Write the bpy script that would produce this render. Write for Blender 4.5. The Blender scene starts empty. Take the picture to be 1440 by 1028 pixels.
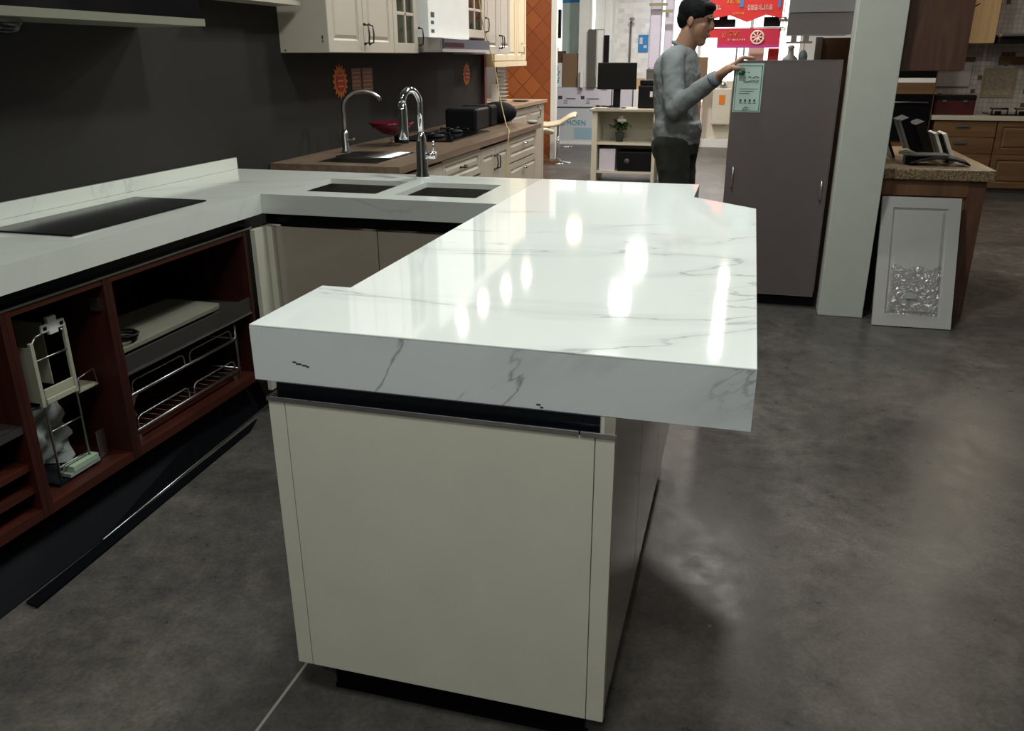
import bpy, bmesh, math, random
from mathutils import Vector, Matrix
random.seed(7)
sc = bpy.context.scene
C = sc.collection
PI = math.pi

# ------------------------------------------------------------------ camera
cam_d = bpy.data.cameras.new('camera'); cam = bpy.data.objects.new('camera', cam_d); C.objects.link(cam)
cam_d.sensor_width = 36; cam_d.lens = 1151.12/1440*36; cam_d.clip_end = 200; cam_d.clip_start = 0.02
yaw, pitch, roll = 0.2725, 0.3595, -0.0042
F = Vector((-math.sin(yaw)*math.cos(pitch), math.cos(yaw)*math.cos(pitch), -math.sin(pitch)))
R = Vector((math.cos(yaw), math.sin(yaw), 0)); U = R.cross(F)
R2 = math.cos(roll)*R + math.sin(roll)*U; U2 = -math.sin(roll)*R + math.cos(roll)*U
mw = Matrix((R2, U2, -F)).transposed().to_4x4(); mw.translation = Vector((0.8958, -1.3167, 1.3592))
cam.matrix_world = mw
sc.camera = cam

# ------------------------------------------------------------------ world, view, large lights
w = bpy.data.worlds.new('world'); sc.world = w; w.use_nodes = True
w.node_tree.nodes['Background'].inputs[0].default_value = (0.80, 0.90, 1.0, 1)
w.node_tree.nodes['Background'].inputs[1].default_value = 0.20
sc.view_settings.view_transform = 'Standard'; sc.view_settings.look = 'None'
sc.view_settings.gamma = 1; sc.view_settings.exposure = 0.0
sc.cycles.use_denoising = True
sc.cycles.sample_clamp_indirect = 4.0
sc.cycles.max_bounces = 6
LAMPS = [  # x, y, z, radius, watts, colour, label
 (-0.51, 10.49, 3.2, .135, 70, (1, .97, .92), 'large round ceiling downlight, farther of the two over the display desk'),
 (-0.44, 8.41, 3.2, .115, 55, (1, .97, .92), 'large round ceiling downlight, nearer of the two over the display desk'),
 (0.77, 6.88, 3.2, .05, 10, (1, .9, .78), 'small ceiling spotlight, nearest of the row of four behind the person'),
 (0.77, 7.61, 3.2, .05, 10, (1, .9, .78), 'small ceiling spotlight, second nearest of the row of four behind the person'),
 (0.76, 8.47, 3.2, .05, 12, (1, .9, .78), 'small ceiling spotlight, third of the row of four behind the person'),
 (0.76, 9.68, 3.2, .05, 14, (1, .9, .78), 'small ceiling spotlight, farthest of the row of four behind the person'),
 (-2.01, 7.01, 3.2, .045, 12, (1, .84, .68), 'small warm ceiling spotlight, nearest of the row over the far kitchen'),
 (-2.01, 7.8, 3.2, .045, 12, (1, .84, .68), 'small warm ceiling spotlight, second of the row over the far kitchen'),
 (-1.92, 8.5, 3.2, .045, 12, (1, .84, .68), 'small warm ceiling spotlight, third of the row over the far kitchen'),
 (-1.86, 9.3, 3.2, .045, 12, (1, .84, .68), 'small warm ceiling spotlight, farthest of the row over the far kitchen'),
 (0.87, 4.92, 3.2, .14, 40, (1, .95, .88), 'round ceiling downlight between the person and the grey appliance'),
 (2.47, 4.83, 3.2, .12, 12, (1, .88, .72), 'round ceiling downlight over the granite topped cabinet'),
 (4.2, 10.2, 3.2, .12, 40, (1, .86, .68), 'round ceiling downlight at the back right corner of the store'),
 (3.1, 6.4, 3.2, .12, 10, (1, .86, .68), 'round ceiling downlight in front of the wooden drawer kitchen'),
 (0.55, 1.55, 3.2, .16, 40, (.93, 1, .97), 'round ceiling downlight right over the white island top'),
 (0.2, 3.3, 3.2, .16, 30, (.95, 1, .97), 'round ceiling downlight behind the sink counter'),
 (0.75, -1.2, 3.2, .30, 27, (.93, 1, .98), 'large round fill light added above the near end of the island'),  # unseen lamp, added overhead to brighten the front faces
 (0.1, -2.9, 3.2, .30, 24, (.95, 1, .97), 'large round fill light added farthest behind the near end of the island'),  # added behind the camera, out of view, as fill for the front faces
 (2.4, 0.6, 3.2, .20, 5, (1, .97, .92), 'round fill light added over the open floor right of the island'),  # weak side fill, added with no known fixture here
 (-0.2, 5.9, 3.2, .16, 30, (1, .93, .82), 'round ceiling downlight over the aisle beside the brown worktop'),
]

# ------------------------------------------------------------------ materials
def mat(name, col, rough=.5, metal=0, spec=.5, coat=0):
    m = bpy.data.materials.new(name); m.use_nodes = True
    b = m.node_tree.nodes['Principled BSDF']
    b.inputs['Base Color'].default_value = (*col, 1); b.inputs['Roughness'].default_value = rough
    b.inputs['Metallic'].default_value = metal; b.inputs['Specular IOR Level'].default_value = spec
    b.inputs['Coat Weight'].default_value = coat
    # a little procedural variation on every surface
    nt = m.node_tree; tc = nt.nodes.new('ShaderNodeTexCoord'); n = nt.nodes.new('ShaderNodeTexNoise')
    n.inputs['Scale'].default_value = 9; n.inputs['Detail'].default_value = 4
    nt.links.new(tc.outputs['Object'], n.inputs['Vector'])
    mx = nt.nodes.new('ShaderNodeMix'); mx.data_type = 'RGBA'
    mx.inputs[6].default_value = (*[c*.93 for c in col], 1); mx.inputs[7].default_value = (*[min(1, c*1.06) for c in col], 1)
    nt.links.new(n.outputs['Fac'], mx.inputs[0]); nt.links.new(mx.outputs[2], b.inputs['Base Color'])
    return m
def emis(name, col, s):
    m = bpy.data.materials.new(name); m.use_nodes = True; nt = m.node_tree; nt.nodes.clear()
    e = nt.nodes.new('ShaderNodeEmission'); e.inputs[0].default_value = (*col, 1); e.inputs[1].default_value = s
    o = nt.nodes.new('ShaderNodeOutputMaterial'); nt.links.new(e.outputs[0], o.inputs[0]); return m
def ramp(nt, stops):
    r = nt.nodes.new('ShaderNodeValToRGB'); e = r.color_ramp.elements
    while len(e) < len(stops): e.new(.5)
    for i, (p, c) in enumerate(stops):
        e[i].position = p; e[i].color = (*c, 1) if len(c) == 3 else c
    return r
def wood(name, c1, c2, axis='Z', scale=1.0, rough=.45):
    m = bpy.data.materials.new(name); m.use_nodes = True; nt = m.node_tree; b = nt.nodes['Principled BSDF']
    tc = nt.nodes.new('ShaderNodeTexCoord'); mp = nt.nodes.new('ShaderNodeMapping')
    s = {'Z': (14, 14, 1.2), 'X': (1.2, 14, 14), 'Y': (14, 1.2, 14)}[axis]
    mp.inputs['Scale'].default_value = tuple(v*scale for v in s)
    n = nt.nodes.new('ShaderNodeTexNoise'); n.inputs['Scale'].default_value = 1.6; n.inputs['Detail'].default_value = 8; n.inputs['Distortion'].default_value = 1.2
    r = ramp(nt, [(.3, c1), (.7, c2)])
    nt.links.new(tc.outputs['Object'], mp.inputs[0]); nt.links.new(mp.outputs[0], n.inputs['Vector'])
    nt.links.new(n.outputs['Fac'], r.inputs[0]); nt.links.new(r.outputs[0], b.inputs['Base Color'])
    b.inputs['Roughness'].default_value = rough
    return m
def speckle(name, cols, scale=160, rough=.3):
    m = bpy.data.materials.new(name); m.use_nodes = True; nt = m.node_tree; b = nt.nodes['Principled BSDF']
    tc = nt.nodes.new('ShaderNodeTexCoord'); v = nt.nodes.new('ShaderNodeTexVoronoi'); v.inputs['Scale'].default_value = scale
    sx = nt.nodes.new('ShaderNodeSeparateColor')
    r = ramp(nt, [(i/len(cols), c) for i, c in enumerate(cols)]); r.color_ramp.interpolation = 'CONSTANT'
    nt.links.new(tc.outputs['Object'], v.inputs['Vector']); nt.links.new(v.outputs['Color'], sx.inputs[0])
    nt.links.new(sx.outputs[0], r.inputs[0]); nt.links.new(r.outputs[0], b.inputs['Base Color']); b.inputs['Roughness'].default_value = rough
    return m
def veined(name, base, vein, rot, freq, dist, broad=.35, rough=.12, loc=(0, 0, 0)):
    """white quartz with a few thin broken grey veins and soft wide bands beside them"""
    m = bpy.data.materials.new(name); m.use_nodes = True; nt = m.node_tree; b = nt.nodes['Principled BSDF']
    tc = nt.nodes.new('ShaderNodeTexCoord'); mp = nt.nodes.new('ShaderNodeMapping'); mp.inputs['Rotation'].default_value = rot; mp.inputs['Location'].default_value = loc
    nt.links.new(tc.outputs['Object'], mp.inputs[0])
    st = nt.nodes.new('ShaderNodeMapping'); st.inputs['Scale'].default_value = (1.0, .32, 1.0 if freq > 1 else .5); nt.links.new(mp.outputs[0], st.inputs[0])
    wv = nt.nodes.new('ShaderNodeTexNoise'); wv.inputs['Scale'].default_value = freq*2.2; wv.inputs['Detail'].default_value = 7
    wv.inputs['Roughness'].default_value = .52; wv.inputs['Distortion'].default_value = dist*.12
    nt.links.new(st.outputs[0], wv.inputs['Vector'])
    sb = nt.nodes.new('ShaderNodeMath'); sb.operation = 'SUBTRACT'; sb.inputs[1].default_value = .5; nt.links.new(wv.outputs['Fac'], sb.inputs[0])
    ab = nt.nodes.new('ShaderNodeMath'); ab.operation = 'ABSOLUTE'; nt.links.new(sb.outputs[0], ab.inputs[0])
    thin = ramp(nt, [(0, (.85, .85, .85)), (.007, (0, 0, 0))]); wide = ramp(nt, [(0, (1, 1, 1)), (.045, (0, 0, 0))])
    nt.links.new(ab.outputs[0], thin.inputs[0]); nt.links.new(ab.outputs[0], wide.inputs[0])
    n = nt.nodes.new('ShaderNodeTexNoise'); n.inputs['Scale'].default_value = 3.3; n.inputs['Detail'].default_value = 3
    nt.links.new(tc.outputs['Object'], n.inputs['Vector'])
    nr = ramp(nt, [(.42, (0, 0, 0)), (.60, (1, 1, 1))]); nt.links.new(n.outputs['Fac'], nr.inputs[0])
    n2 = nt.nodes.new('ShaderNodeTexNoise'); n2.inputs['Scale'].default_value = 2.1; nt.links.new(tc.outputs['Object'], n2.inputs['Vector'])
    nr2 = ramp(nt, [(.40, (0, 0, 0)), (.62, (1, 1, 1))]); nt.links.new(n2.outputs['Fac'], nr2.inputs[0])
    def mul(a, bb, k=1):
        x = nt.nodes.new('ShaderNodeMath'); x.operation = 'MULTIPLY'; nt.links.new(a, x.inputs[0])
        if bb is None: x.inputs[1].default_value = k
        else: nt.links.new(bb, x.inputs[1])
        return x.outputs[0]
    a = mul(thin.outputs[0], nr.outputs[0]); c = mul(mul(wide.outputs[0], nr2.outputs[0]), None, broad)
    ad = nt.nodes.new('ShaderNodeMath'); ad.operation = 'MAXIMUM'; nt.links.new(a, ad.inputs[0]); nt.links.new(c, ad.inputs[1])
    mx = nt.nodes.new('ShaderNodeMix'); mx.data_type = 'RGBA'; mx.inputs[6].default_value = (*base, 1); mx.inputs[7].default_value = (*vein, 1)
    nt.links.new(ad.outputs[0], mx.inputs[0]); nt.links.new(mx.outputs[2], b.inputs['Base Color'])
    b.inputs['Roughness'].default_value = rough; b.inputs['Specular IOR Level'].default_value = .5
    return m
def concrete():
    m = bpy.data.materials.new('polished_concrete'); m.use_nodes = True; nt = m.node_tree; b = nt.nodes['Principled BSDF']
    tc = nt.nodes.new('ShaderNodeTexCoord')
    def noise(s, d, dist=0):
        n = nt.nodes.new('ShaderNodeTexNoise'); n.inputs['Scale'].default_value = s; n.inputs['Detail'].default_value = d
        n.inputs['Roughness'].default_value = .65; n.inputs['Distortion'].default_value = dist
        nt.links.new(tc.outputs['Object'], n.inputs['Vector']); return n
    n1, n2, n3 = noise(1.7, 8, .6), noise(14, 6), noise(95, 3)
    r1 = ramp(nt, [(.3, (.052, .047, .042)), (.5, (.082, .073, .065)), (.72, (.135, .120, .104))])
    r2 = ramp(nt, [(.3, (.72, .74, .76)), (.7, (1.22, 1.2, 1.18))]); r3 = ramp(nt, [(.35, (.82, .82, .82)), (.65, (1.15, 1.15, 1.15))])
    nt.links.new(n1.outputs['Fac'], r1.inputs[0]); nt.links.new(n2.outputs['Fac'], r2.inputs[0]); nt.links.new(n3.outputs['Fac'], r3.inputs[0])
    def mulc(a, c):
        x = nt.nodes.new('ShaderNodeMix'); x.data_type = 'RGBA'; x.blend_type = 'MULTIPLY'; x.inputs[0].default_value = 1
        nt.links.new(a, x.inputs[6]); nt.links.new(c, x.inputs[7]); return x.outputs[2]
    col = mulc(mulc(r1.outputs[0], r2.outputs[0]), r3.outputs[0])
    # small pale scuffs and grit
    v = nt.nodes.new('ShaderNodeTexVoronoi'); v.inputs['Scale'].default_value = 7.5; nt.links.new(tc.outputs['Object'], v.inputs['Vector'])
    vr = ramp(nt, [(.03, (1, 1, 1)), (.055, (0, 0, 0))]); nt.links.new(v.outputs['Distance'], vr.inputs[0])
    sc2 = nt.nodes.new('ShaderNodeSeparateColor'); nt.links.new(v.outputs['Color'], sc2.inputs[0])
    g = nt.nodes.new('ShaderNodeMath'); g.operation = 'GREATER_THAN'; g.inputs[1].default_value = .8; nt.links.new(sc2.outputs[0], g.inputs[0])
    gm = nt.nodes.new('ShaderNodeMath'); gm.operation = 'MULTIPLY'; nt.links.new(vr.outputs[0], gm.inputs[0]); nt.links.new(g.outputs[0], gm.inputs[1])
    gm2 = nt.nodes.new('ShaderNodeMath'); gm2.operation = 'MULTIPLY'; gm2.inputs[1].default_value = .6; nt.links.new(gm.outputs[0], gm2.inputs[0])
    mx = nt.nodes.new('ShaderNodeMix'); mx.data_type = 'RGBA'; nt.links.new(col, mx.inputs[6]); mx.inputs[7].default_value = (.34, .32, .29, 1); nt.links.new(gm2.outputs[0], mx.inputs[0])
    nt.links.new(mx.outputs[2], b.inputs['Base Color'])
    rr = ramp(nt, [(.3, (.26, .26, .26)), (.7, (.40, .40, .40))]); nt.links.new(n2.outputs['Fac'], rr.inputs[0]); nt.links.new(rr.outputs[0], b.inputs['Roughness']); b.inputs['Specular IOR Level'].default_value = .22
    bp = nt.nodes.new('ShaderNodeBump'); bp.inputs['Strength'].default_value = .08; bp.inputs['Distance'].default_value = .004
    nt.links.new(n3.outputs['Fac'], bp.inputs['Height']); nt.links.new(bp.outputs[0], b.inputs['Normal'])
    return m
def brick(name, c1, c2, mortar, sx, sy, offset=0, rotz=0, msize=.03, rough=.4, plane='XZ'):
    m = bpy.data.materials.new(name); m.use_nodes = True; nt = m.node_tree; b = nt.nodes['Principled BSDF']
    tc = nt.nodes.new('ShaderNodeTexCoord'); s = nt.nodes.new('ShaderNodeSeparateXYZ'); c = nt.nodes.new('ShaderNodeCombineXYZ')
    nt.links.new(tc.outputs['Object'], s.inputs[0]); nt.links.new(s.outputs['X' if plane[0] == 'X' else 'Y'], c.inputs[0]); nt.links.new(s.outputs['Z'], c.inputs[1])
    mp = nt.nodes.new('ShaderNodeMapping'); mp.inputs['Rotation'].default_value = (0, 0, rotz); nt.links.new(c.outputs[0], mp.inputs[0])
    k = nt.nodes.new('ShaderNodeTexBrick'); k.offset = offset; k.inputs['Color1'].default_value = (*c1, 1); k.inputs['Color2'].default_value = (*c2, 1)
    k.inputs['Mortar'].default_value = (*mortar, 1); k.inputs['Scale'].default_value = 1; k.inputs['Mortar Size'].default_value = msize
    k.inputs['Brick Width'].default_value = sx; k.inputs['Row Height'].default_value = sy
    nt.links.new(mp.outputs[0], k.inputs['Vector']); nt.links.new(k.outputs['Color'], b.inputs['Base Color']); b.inputs['Roughness'].default_value = rough
    return m
M = {}
M['floor'] = concrete()
M['ceil'] = mat('ceiling_paint', (.30, .30, .29), .9)
M['wall'] = mat('charcoal_wall_panel', (.016, .0148, .013), .7, 0, .3)
M['white_wall'] = mat('white_store_wall', (.75, .78, .76), .6)
M['column'] = mat('pale_green_white_paint', (.53, .545, .475), .55)
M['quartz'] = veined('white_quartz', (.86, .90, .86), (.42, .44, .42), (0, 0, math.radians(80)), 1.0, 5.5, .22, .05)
M['quartz_front_shaded'] = veined('white_quartz_apron_shaded', (.70, .73, .735), (.24, .26, .28), (0, math.radians(40), math.radians(90)), 1.3, 4.5, .38, .16, (.3, 0, .1))  # same quartz as the top, front-face shade darkened into its base colour
M['quartz_left_shaded'] = veined('white_quartz_left_shaded', (.68, .70, .64), (.5, .52, .5), (math.radians(40), 0, math.radians(70)), .8, 5, .2, .10, (1, .4, 0))  # same quartz again, toned down because less light reaches the left run
M['black_glass'] = mat('black_glass', (.005, .005, .006), .12, 0, .22)
M['black'] = mat('matt_black', (.005, .005, .006), .55, 0, .18)
M['dark_rail'] = mat('dark_anodised_rail', (.012, .013, .02), .25, .6)
M['chrome'] = mat('chrome', (.80, .81, .85), .07, 1)
M['alu'] = mat('brushed_aluminium', (.55, .55, .56), .3, 1)
M['cream'] = mat('cream_lacquer', (.66, .635, .53), .28, 0, .5, .2)
M['taupe'] = mat('gloss_taupe_lacquer', (.40, .345, .28), .12, 0, .5, .5)
M['redwood'] = wood('red_brown_cabinet_board', (.022, .0036, .0016), (.046, .0072, .0034))
M['redwood_y'] = wood('red_brown_cabinet_board_lengthwise', (.034, .0060, .0028), (.066, .0115, .0055), 'Y')
M['greyshelf'] = mat('dark_grey_shelf', (.032, .030, .028), .45)
M['beige_board'] = mat('beige_board', (.19, .185, .14), .5)
M['wire'] = mat('chromed_wire', (.42, .42, .41), .32, 1)
M['pvc'] = mat('ivory_plastic', (.42, .41, .31), .4)
M['paper'] = mat('white_paper', (.30, .32, .30), .6)
M['green_paper'] = mat('pale_green_paper', (.35, .48, .33), .6)
M['plinth'] = mat('black_plinth_board', (.004, .0045, .006), .5, 0, .06)
M['steel'] = mat('stainless_steel', (.42, .41, .40), .28, 1)
M['sinksteel'] = mat('sink_steel', (.40, .39, .36), .25, 1)
M['greysteel'] = mat('brushed_grey_door', (.150, .122, .115), .42, .25)
M['walnut'] = wood('walnut_veneer', (.075, .034, .021), (.135, .064, .038))
M['oak'] = wood('oak_veneer', (.105, .056, .025), (.175, .098, .044), 'X', .7)
M['oakz'] = wood('oak_veneer_upright', (.105, .048, .022), (.19, .090, .042), 'Z', .7)
M['beigewood'] = wood('pale_maple_veneer', (.50, .33, .16), (.62, .42, .22), 'Z', .6)
M['brown_top'] = wood('brown_worktop', (.13, .085, .055), (.21, .145, .10), 'Y', .8, .35)
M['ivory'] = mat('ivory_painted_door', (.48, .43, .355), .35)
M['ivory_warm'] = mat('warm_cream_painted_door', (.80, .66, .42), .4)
M['granite'] = speckle('brown_granite', [(.16, .105, .055), (.30, .21, .12), (.09, .06, .035), (.36, .26, .16), (.20, .14, .08)], 190, .35)
M['mosaic'] = brick('mosaic_tiles', (.50, .46, .43), (.40, .36, .34), (.30, .28, .26), .045, .045, 0, 0, .003)
M['orange_tile'] = brick('orange_diamond_tiles', (.38, .115, .034), (.27, .075, .024), (.20, .055, .018),   .20, .20, 0, PI/4, .007)
M['white_tile'] = brick('white_stone_tiles', (.88, .89, .86), (.66, .68, .66), (.80, .80, .78), .10, .075, .5, 0, .005)
M['white'] = mat('white_paint', (.78, .79, .76), .5)
M['offwhite'] = mat('off_white_laminate', (.66, .63, .52), .5)
M['lilac'] = mat('lilac_white_carton', (.60, .58, .66), .6)
M['carton'] = mat('pale_grey_carton', (.52, .56, .60), .6)
M['teal'] = mat('teal_print', (.04, .32, .42), .5)
M['palepanel'] = mat('pale_blue_green_panel', (.47, .60, .56), .5)
M['blue'] = mat('blue_sign', (.02, .22, .50), .5)
M['cardboard'] = mat('brown_cardboard', (.20, .13, .07), .8)
M['cardboard2'] = mat('dark_brown_cardboard', (.11, .055, .028), .8)
M['darkgrey'] = mat('dark_grey_slab', (.10, .09, .085), .5)
M['violetdark'] = mat('violet_black_post', (.006, .005, .008), .7, 0, .15)
M['lilacwhite'] = mat('lilac_white_column', (.68, .64, .76), .5)
M['red'] = mat('red_banner', (.60, .020, .022), .6)
M['crimson'] = mat('crimson_banner', (.50, .012, .05), .6)
M['orange'] = mat('orange_print', (.75, .22, .02), .6)
M['yellow'] = mat('yellow_print', (.80, .46, .06), .6)
M['pinkprint'] = mat('pale_pink_print', (.80, .55, .50), .6)
M['magenta'] = mat('magenta_print', (.45, .03, .22), .6)
M['darkred'] = mat('dark_red_post', (.075, .010, .010), .5)
M['maroon'] = mat('maroon_leatherette', (.055, .008, .010), .4)
M['green'] = mat('dark_green_print', (.015, .14, .09), .5)
M['stickerpale'] = mat('pale_mint_sticker', (.52, .66, .60), .4)
M['ink'] = mat('dark_ink', (.03, .05, .05), .6)
M['leaf'] = mat('dark_green_leaf', (.012, .045, .012), .5)
M['petal'] = mat('white_petal', (.60, .62, .50), .6)
M['skin'] = mat('skin', (.33, .175, .11), .5)
M['hair'] = mat('black_hair', (.004, .004, .005), .75, 0, .15)
M['shirt'] = mat('grey_marl_jersey', (.205, .225, .225), .85)
M['collar'] = mat('blue_grey_rib', (.14, .165, .19), .85)
M['trousers'] = mat('dark_olive_cotton', (.016, .017, .011), .85)
M['shoe'] = mat('dark_leather', (.02, .016, .014), .5)
M['eye'] = mat('dark_eye', (.012, .008, .006), .3)
M['lip'] = mat('lip', (.22, .075, .06), .5)
M['cord'] = mat('yellow_cord', (.50, .38, .12), .6)
M['darkmetal'] = mat('aged_bronze', (.05, .04, .03), .35, .8)
M['redplastic'] = mat('dark_red_plastic', (.10, .006, .016), .2)
M['screen'] = mat('black_screen', (.005, .005, .006), .4, 0, .25)
M['window_glow'] = emis('daylight_glazing', (1, .99, .97), 2.6)
M['lampglow'] = emis('lamp_diffuser', (1, .95, .86), 9)
M['undercab'] = emis('under_cabinet_lamp', (1, .70, .36), 5)
M['joint'] = mat('pale_joint_filler', (.33, .31, .28), .7)
def film():
    m = bpy.data.materials.new('clear_plastic_film'); m.use_nodes = True; nt = m.node_tree; nt.nodes.clear()
    t = nt.nodes.new('ShaderNodeBsdfTransparent'); g = nt.nodes.new('ShaderNodeBsdfGlossy'); g.inputs['Roughness'].default_value = .12
    n = nt.nodes.new('ShaderNodeTexNoise'); n.inputs['Scale'].default_value = 26; n.inputs['Distortion'].default_value = 2
    tc = nt.nodes.new('ShaderNodeTexCoord'); nt.links.new(tc.outputs['Object'], n.inputs['Vector'])
    bp = nt.nodes.new('ShaderNodeBump'); bp.inputs['Strength'].default_value = 1; bp.inputs['Distance'].default_value = .03
    nt.links.new(n.outputs['Fac'], bp.inputs['Height']); nt.links.new(bp.outputs[0], g.inputs['Normal'])
    mx = nt.nodes.new('ShaderNodeMixShader'); mx.inputs[0].default_value = .35; o = nt.nodes.new('ShaderNodeOutputMaterial')
    nt.links.new(t.outputs[0], mx.inputs[1]); nt.links.new(g.outputs[0], mx.inputs[2]); nt.links.new(mx.outputs[0], o.inputs[0]); return m
M['film'] = film()
def glass():
    m = bpy.data.materials.new('cabinet_glass'); m.use_nodes = True; nt = m.node_tree; nt.nodes.clear()
    t = nt.nodes.new('ShaderNodeBsdfTransparent'); t.inputs[0].default_value = (.8, .82, .8, 1); g = nt.nodes.new('ShaderNodeBsdfGlossy'); g.inputs['Roughness'].default_value = .05
    mx = nt.nodes.new('ShaderNodeMixShader'); mx.inputs[0].default_value = .06; o = nt.nodes.new('ShaderNodeOutputMaterial')
    nt.links.new(t.outputs[0], mx.inputs[1]); nt.links.new(g.outputs[0], mx.inputs[2]); nt.links.new(mx.outputs[0], o.inputs[0]); return m
M['glass'] = glass()

# ------------------------------------------------------------------ mesh helpers
class MB:
    def __init__(s): s.v = []; s.f = []; s.smooth = []
    def add(s, vs, fs, sm=False):
        o = len(s.v); s.v += [tuple(v) for v in vs]; s.f += [tuple(i+o for i in f) for f in fs]; s.smooth += [sm]*len(fs); return s
    def box(s, x0, x1, y0, y1, z0, z1, Mx=None):
        x0, x1 = sorted((x0, x1)); y0, y1 = sorted((y0, y1)); z0, z1 = sorted((z0, z1))
        vs = [Vector(p) for p in ((x0,y0,z0),(x1,y0,z0),(x1,y1,z0),(x0,y1,z0),(x0,y0,z1),(x1,y0,z1),(x1,y1,z1),(x0,y1,z1))]
        if Mx: vs = [Mx @ v for v in vs]
        return s.add(vs, [(0,3,2,1),(4,5,6,7),(0,1,5,4),(1,2,6,5),(2,3,7,6),(3,0,4,7)])
    def prism(s, poly, z0, z1):
        n = len(poly); vs = [(x, y, z0) for x, y in poly]+[(x, y, z1) for x, y in poly]
        return s.add(vs, [tuple(range(n))[::-1], tuple(range(n, 2*n))]+[(i, (i+1) % n, n+(i+1) % n, n+i) for i in range(n)])
    def xprism(s, poly, x0, x1):       # polygon in (y, z)
        n = len(poly); vs = [(x0, y, z) for y, z in poly]+[(x1, y, z) for y, z in poly]
        return s.add(vs, [tuple(range(n)), tuple(range(n, 2*n))[::-1]]+[(i, n+i, n+(i+1) % n, (i+1) % n) for i in range(n)])
    def yprism(s, poly, y0, y1):       # polygon in (x, z)
        n = len(poly); vs = [(x, y0, z) for x, z in poly]+[(x, y1, z) for x, z in poly]
        return s.add(vs, [tuple(range(n)), tuple(range(n, 2*n))[::-1]]+[(i, n+i, n+(i+1) % n, (i+1) % n) for i in range(n)])
    def tube(s, pts, r, n=10, cap=True):
        pts = [Vector(p) for p in pts]; rs = r if isinstance(r, (list, tuple)) else [r]*len(pts)
        up = None; rings = []
        for i, p in enumerate(pts):
            d = (pts[min(i+1, len(pts)-1)]-pts[max(i-1, 0)]).normalized()
            if up is None: up = Vector((0, 0, 1)) if abs(d.z) < .9 else Vector((1, 0, 0))
            a = d.cross(up).normalized(); b2 = a.cross(d).normalized(); up = b2
            rings.append([p+(a*math.cos(2*PI*k/n)+b2*math.sin(2*PI*k/n))*rs[i] for k in range(n)])
        vs = [v for rg in rings for v in rg]; fs = []
        for i in range(len(pts)-1):
            for k in range(n): fs.append((i*n+k, i*n+(k+1) % n, (i+1)*n+(k+1) % n, (i+1)*n+k))
        if cap: fs += [tuple(range(n))[::-1], tuple(range((len(pts)-1)*n, len(pts)*n))]
        return s.add(vs, fs, True)
    def lathe(s, prof, c, n=24, axis='Z'):
        vs = []; fs = []
        for (r, h) in prof:
            for k in range(n):
                a = 2*PI*k/n; q = (r*math.cos(a), r*math.sin(a), h)
                if axis == 'Y': q = (q[0], q[2], q[1])
                if axis == 'X': q = (q[2], q[0], q[1])
                vs.append((c[0]+q[0], c[1]+q[1], c[2]+q[2]))
        for i in range(len(prof)-1):
            for k in range(n): fs.append((i*n+k, i*n+(k+1) % n, (i+1)*n+(k+1) % n, (i+1)*n+k))
        fs += [tuple(range(n))[::-1], tuple(range((len(prof)-1)*n, len(prof)*n))]
        return s.add(vs, fs, True)
    def ell(s, c, r, n=16, m=10, Mx=None):
        vs = []; fs = []
        for i in range(m+1):
            t = PI*i/m
            for k in range(n):
                a = 2*PI*k/n; v = Vector((r[0]*math.sin(t)*math.cos(a), r[1]*math.sin(t)*math.sin(a), -r[2]*math.cos(t)))
                if Mx: v = Mx @ v
                vs.append(v+Vector(c))
        for i in range(m):
            for k in range(n): fs.append((i*n+k, i*n+(k+1) % n, (i+1)*n+(k+1) % n, (i+1)*n+k))
        return s.add(vs, fs, True)
    def loft(s, rings, n=24):          # rings: (centre, axis_u, axis_v) ; u,v vectors with length
        vs = []; fs = []
        for c, u, v in rings:
            c, u, v = Vector(c), Vector(u), Vector(v)
            for k in range(n):
                a = 2*PI*k/n; vs.append(c+u*math.cos(a)+v*math.sin(a))
        for i in range(len(rings)-1):
            for k in range(n): fs.append((i*n+k, i*n+(k+1) % n, (i+1)*n+(k+1) % n, (i+1)*n+k))
        fs += [tuple(range(n))[::-1], tuple(range((len(rings)-1)*n, len(rings)*n))]
        return s.add(vs, fs, True)
def obj(name, mb, m, parent=None, bevel=0, Mx=None, fix=False, subd=0, seg=2):
    """one mesh object. Geometry is given in world coordinates (Mx maps local -> world); stored relative to the parent's origin."""
    me = bpy.data.meshes.new(name)
    org = Vector((0, 0, 0))
    par = parent
    while par is not None: org += par.location; par = par.parent
    vs = [Vector(v) for v in mb.v]
    if Mx is not None: vs = [Mx @ v for v in vs]
    if parent is None and vs:
        lo = Vector((min(v.x for v in vs), min(v.y for v in vs), min(v.z for v in vs))); hi = Vector((max(v.x for v in vs), max(v.y for v in vs), 0))
        org = Vector(((lo.x+hi.x)/2, (lo.y+hi.y)/2, lo.z))
    me.from_pydata([v-org for v in vs], [], mb.f); me.update()
    for p, sm in zip(me.polygons, mb.smooth): p.use_smooth = sm
    bm = bmesh.new(); bm.from_mesh(me); bmesh.ops.recalc_face_normals(bm, faces=bm.faces); bm.to_mesh(me); bm.free()
    if any(mb.smooth) and not all(mb.smooth):
        pass
    me.materials.append(m)
    o = bpy.data.objects.new(name, me); C.objects.link(o)
    if parent is None: o.location = org
    else: o.parent = parent
    if bevel:
        b = o.modifiers.new('bevel', 'BEVEL'); b.width = bevel; b.segments = seg; b.limit_method = 'ANGLE'; b.angle_limit = .6
    if subd:
        s_ = o.modifiers.new('subsurf', 'SUBSURF'); s_.levels = subd; s_.render_levels = subd
    return o
def tag(o, label, cat, group=None):
    o['label'] = label; o['category'] = cat
    if group: o['group'] = group
    return o
def thing(name, label, cat, loc, group=None):
    o = bpy.data.objects.new(name, None); o.empty_display_size = .1; C.objects.link(o); o.location = loc
    return tag(o, label, cat, group)
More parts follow.
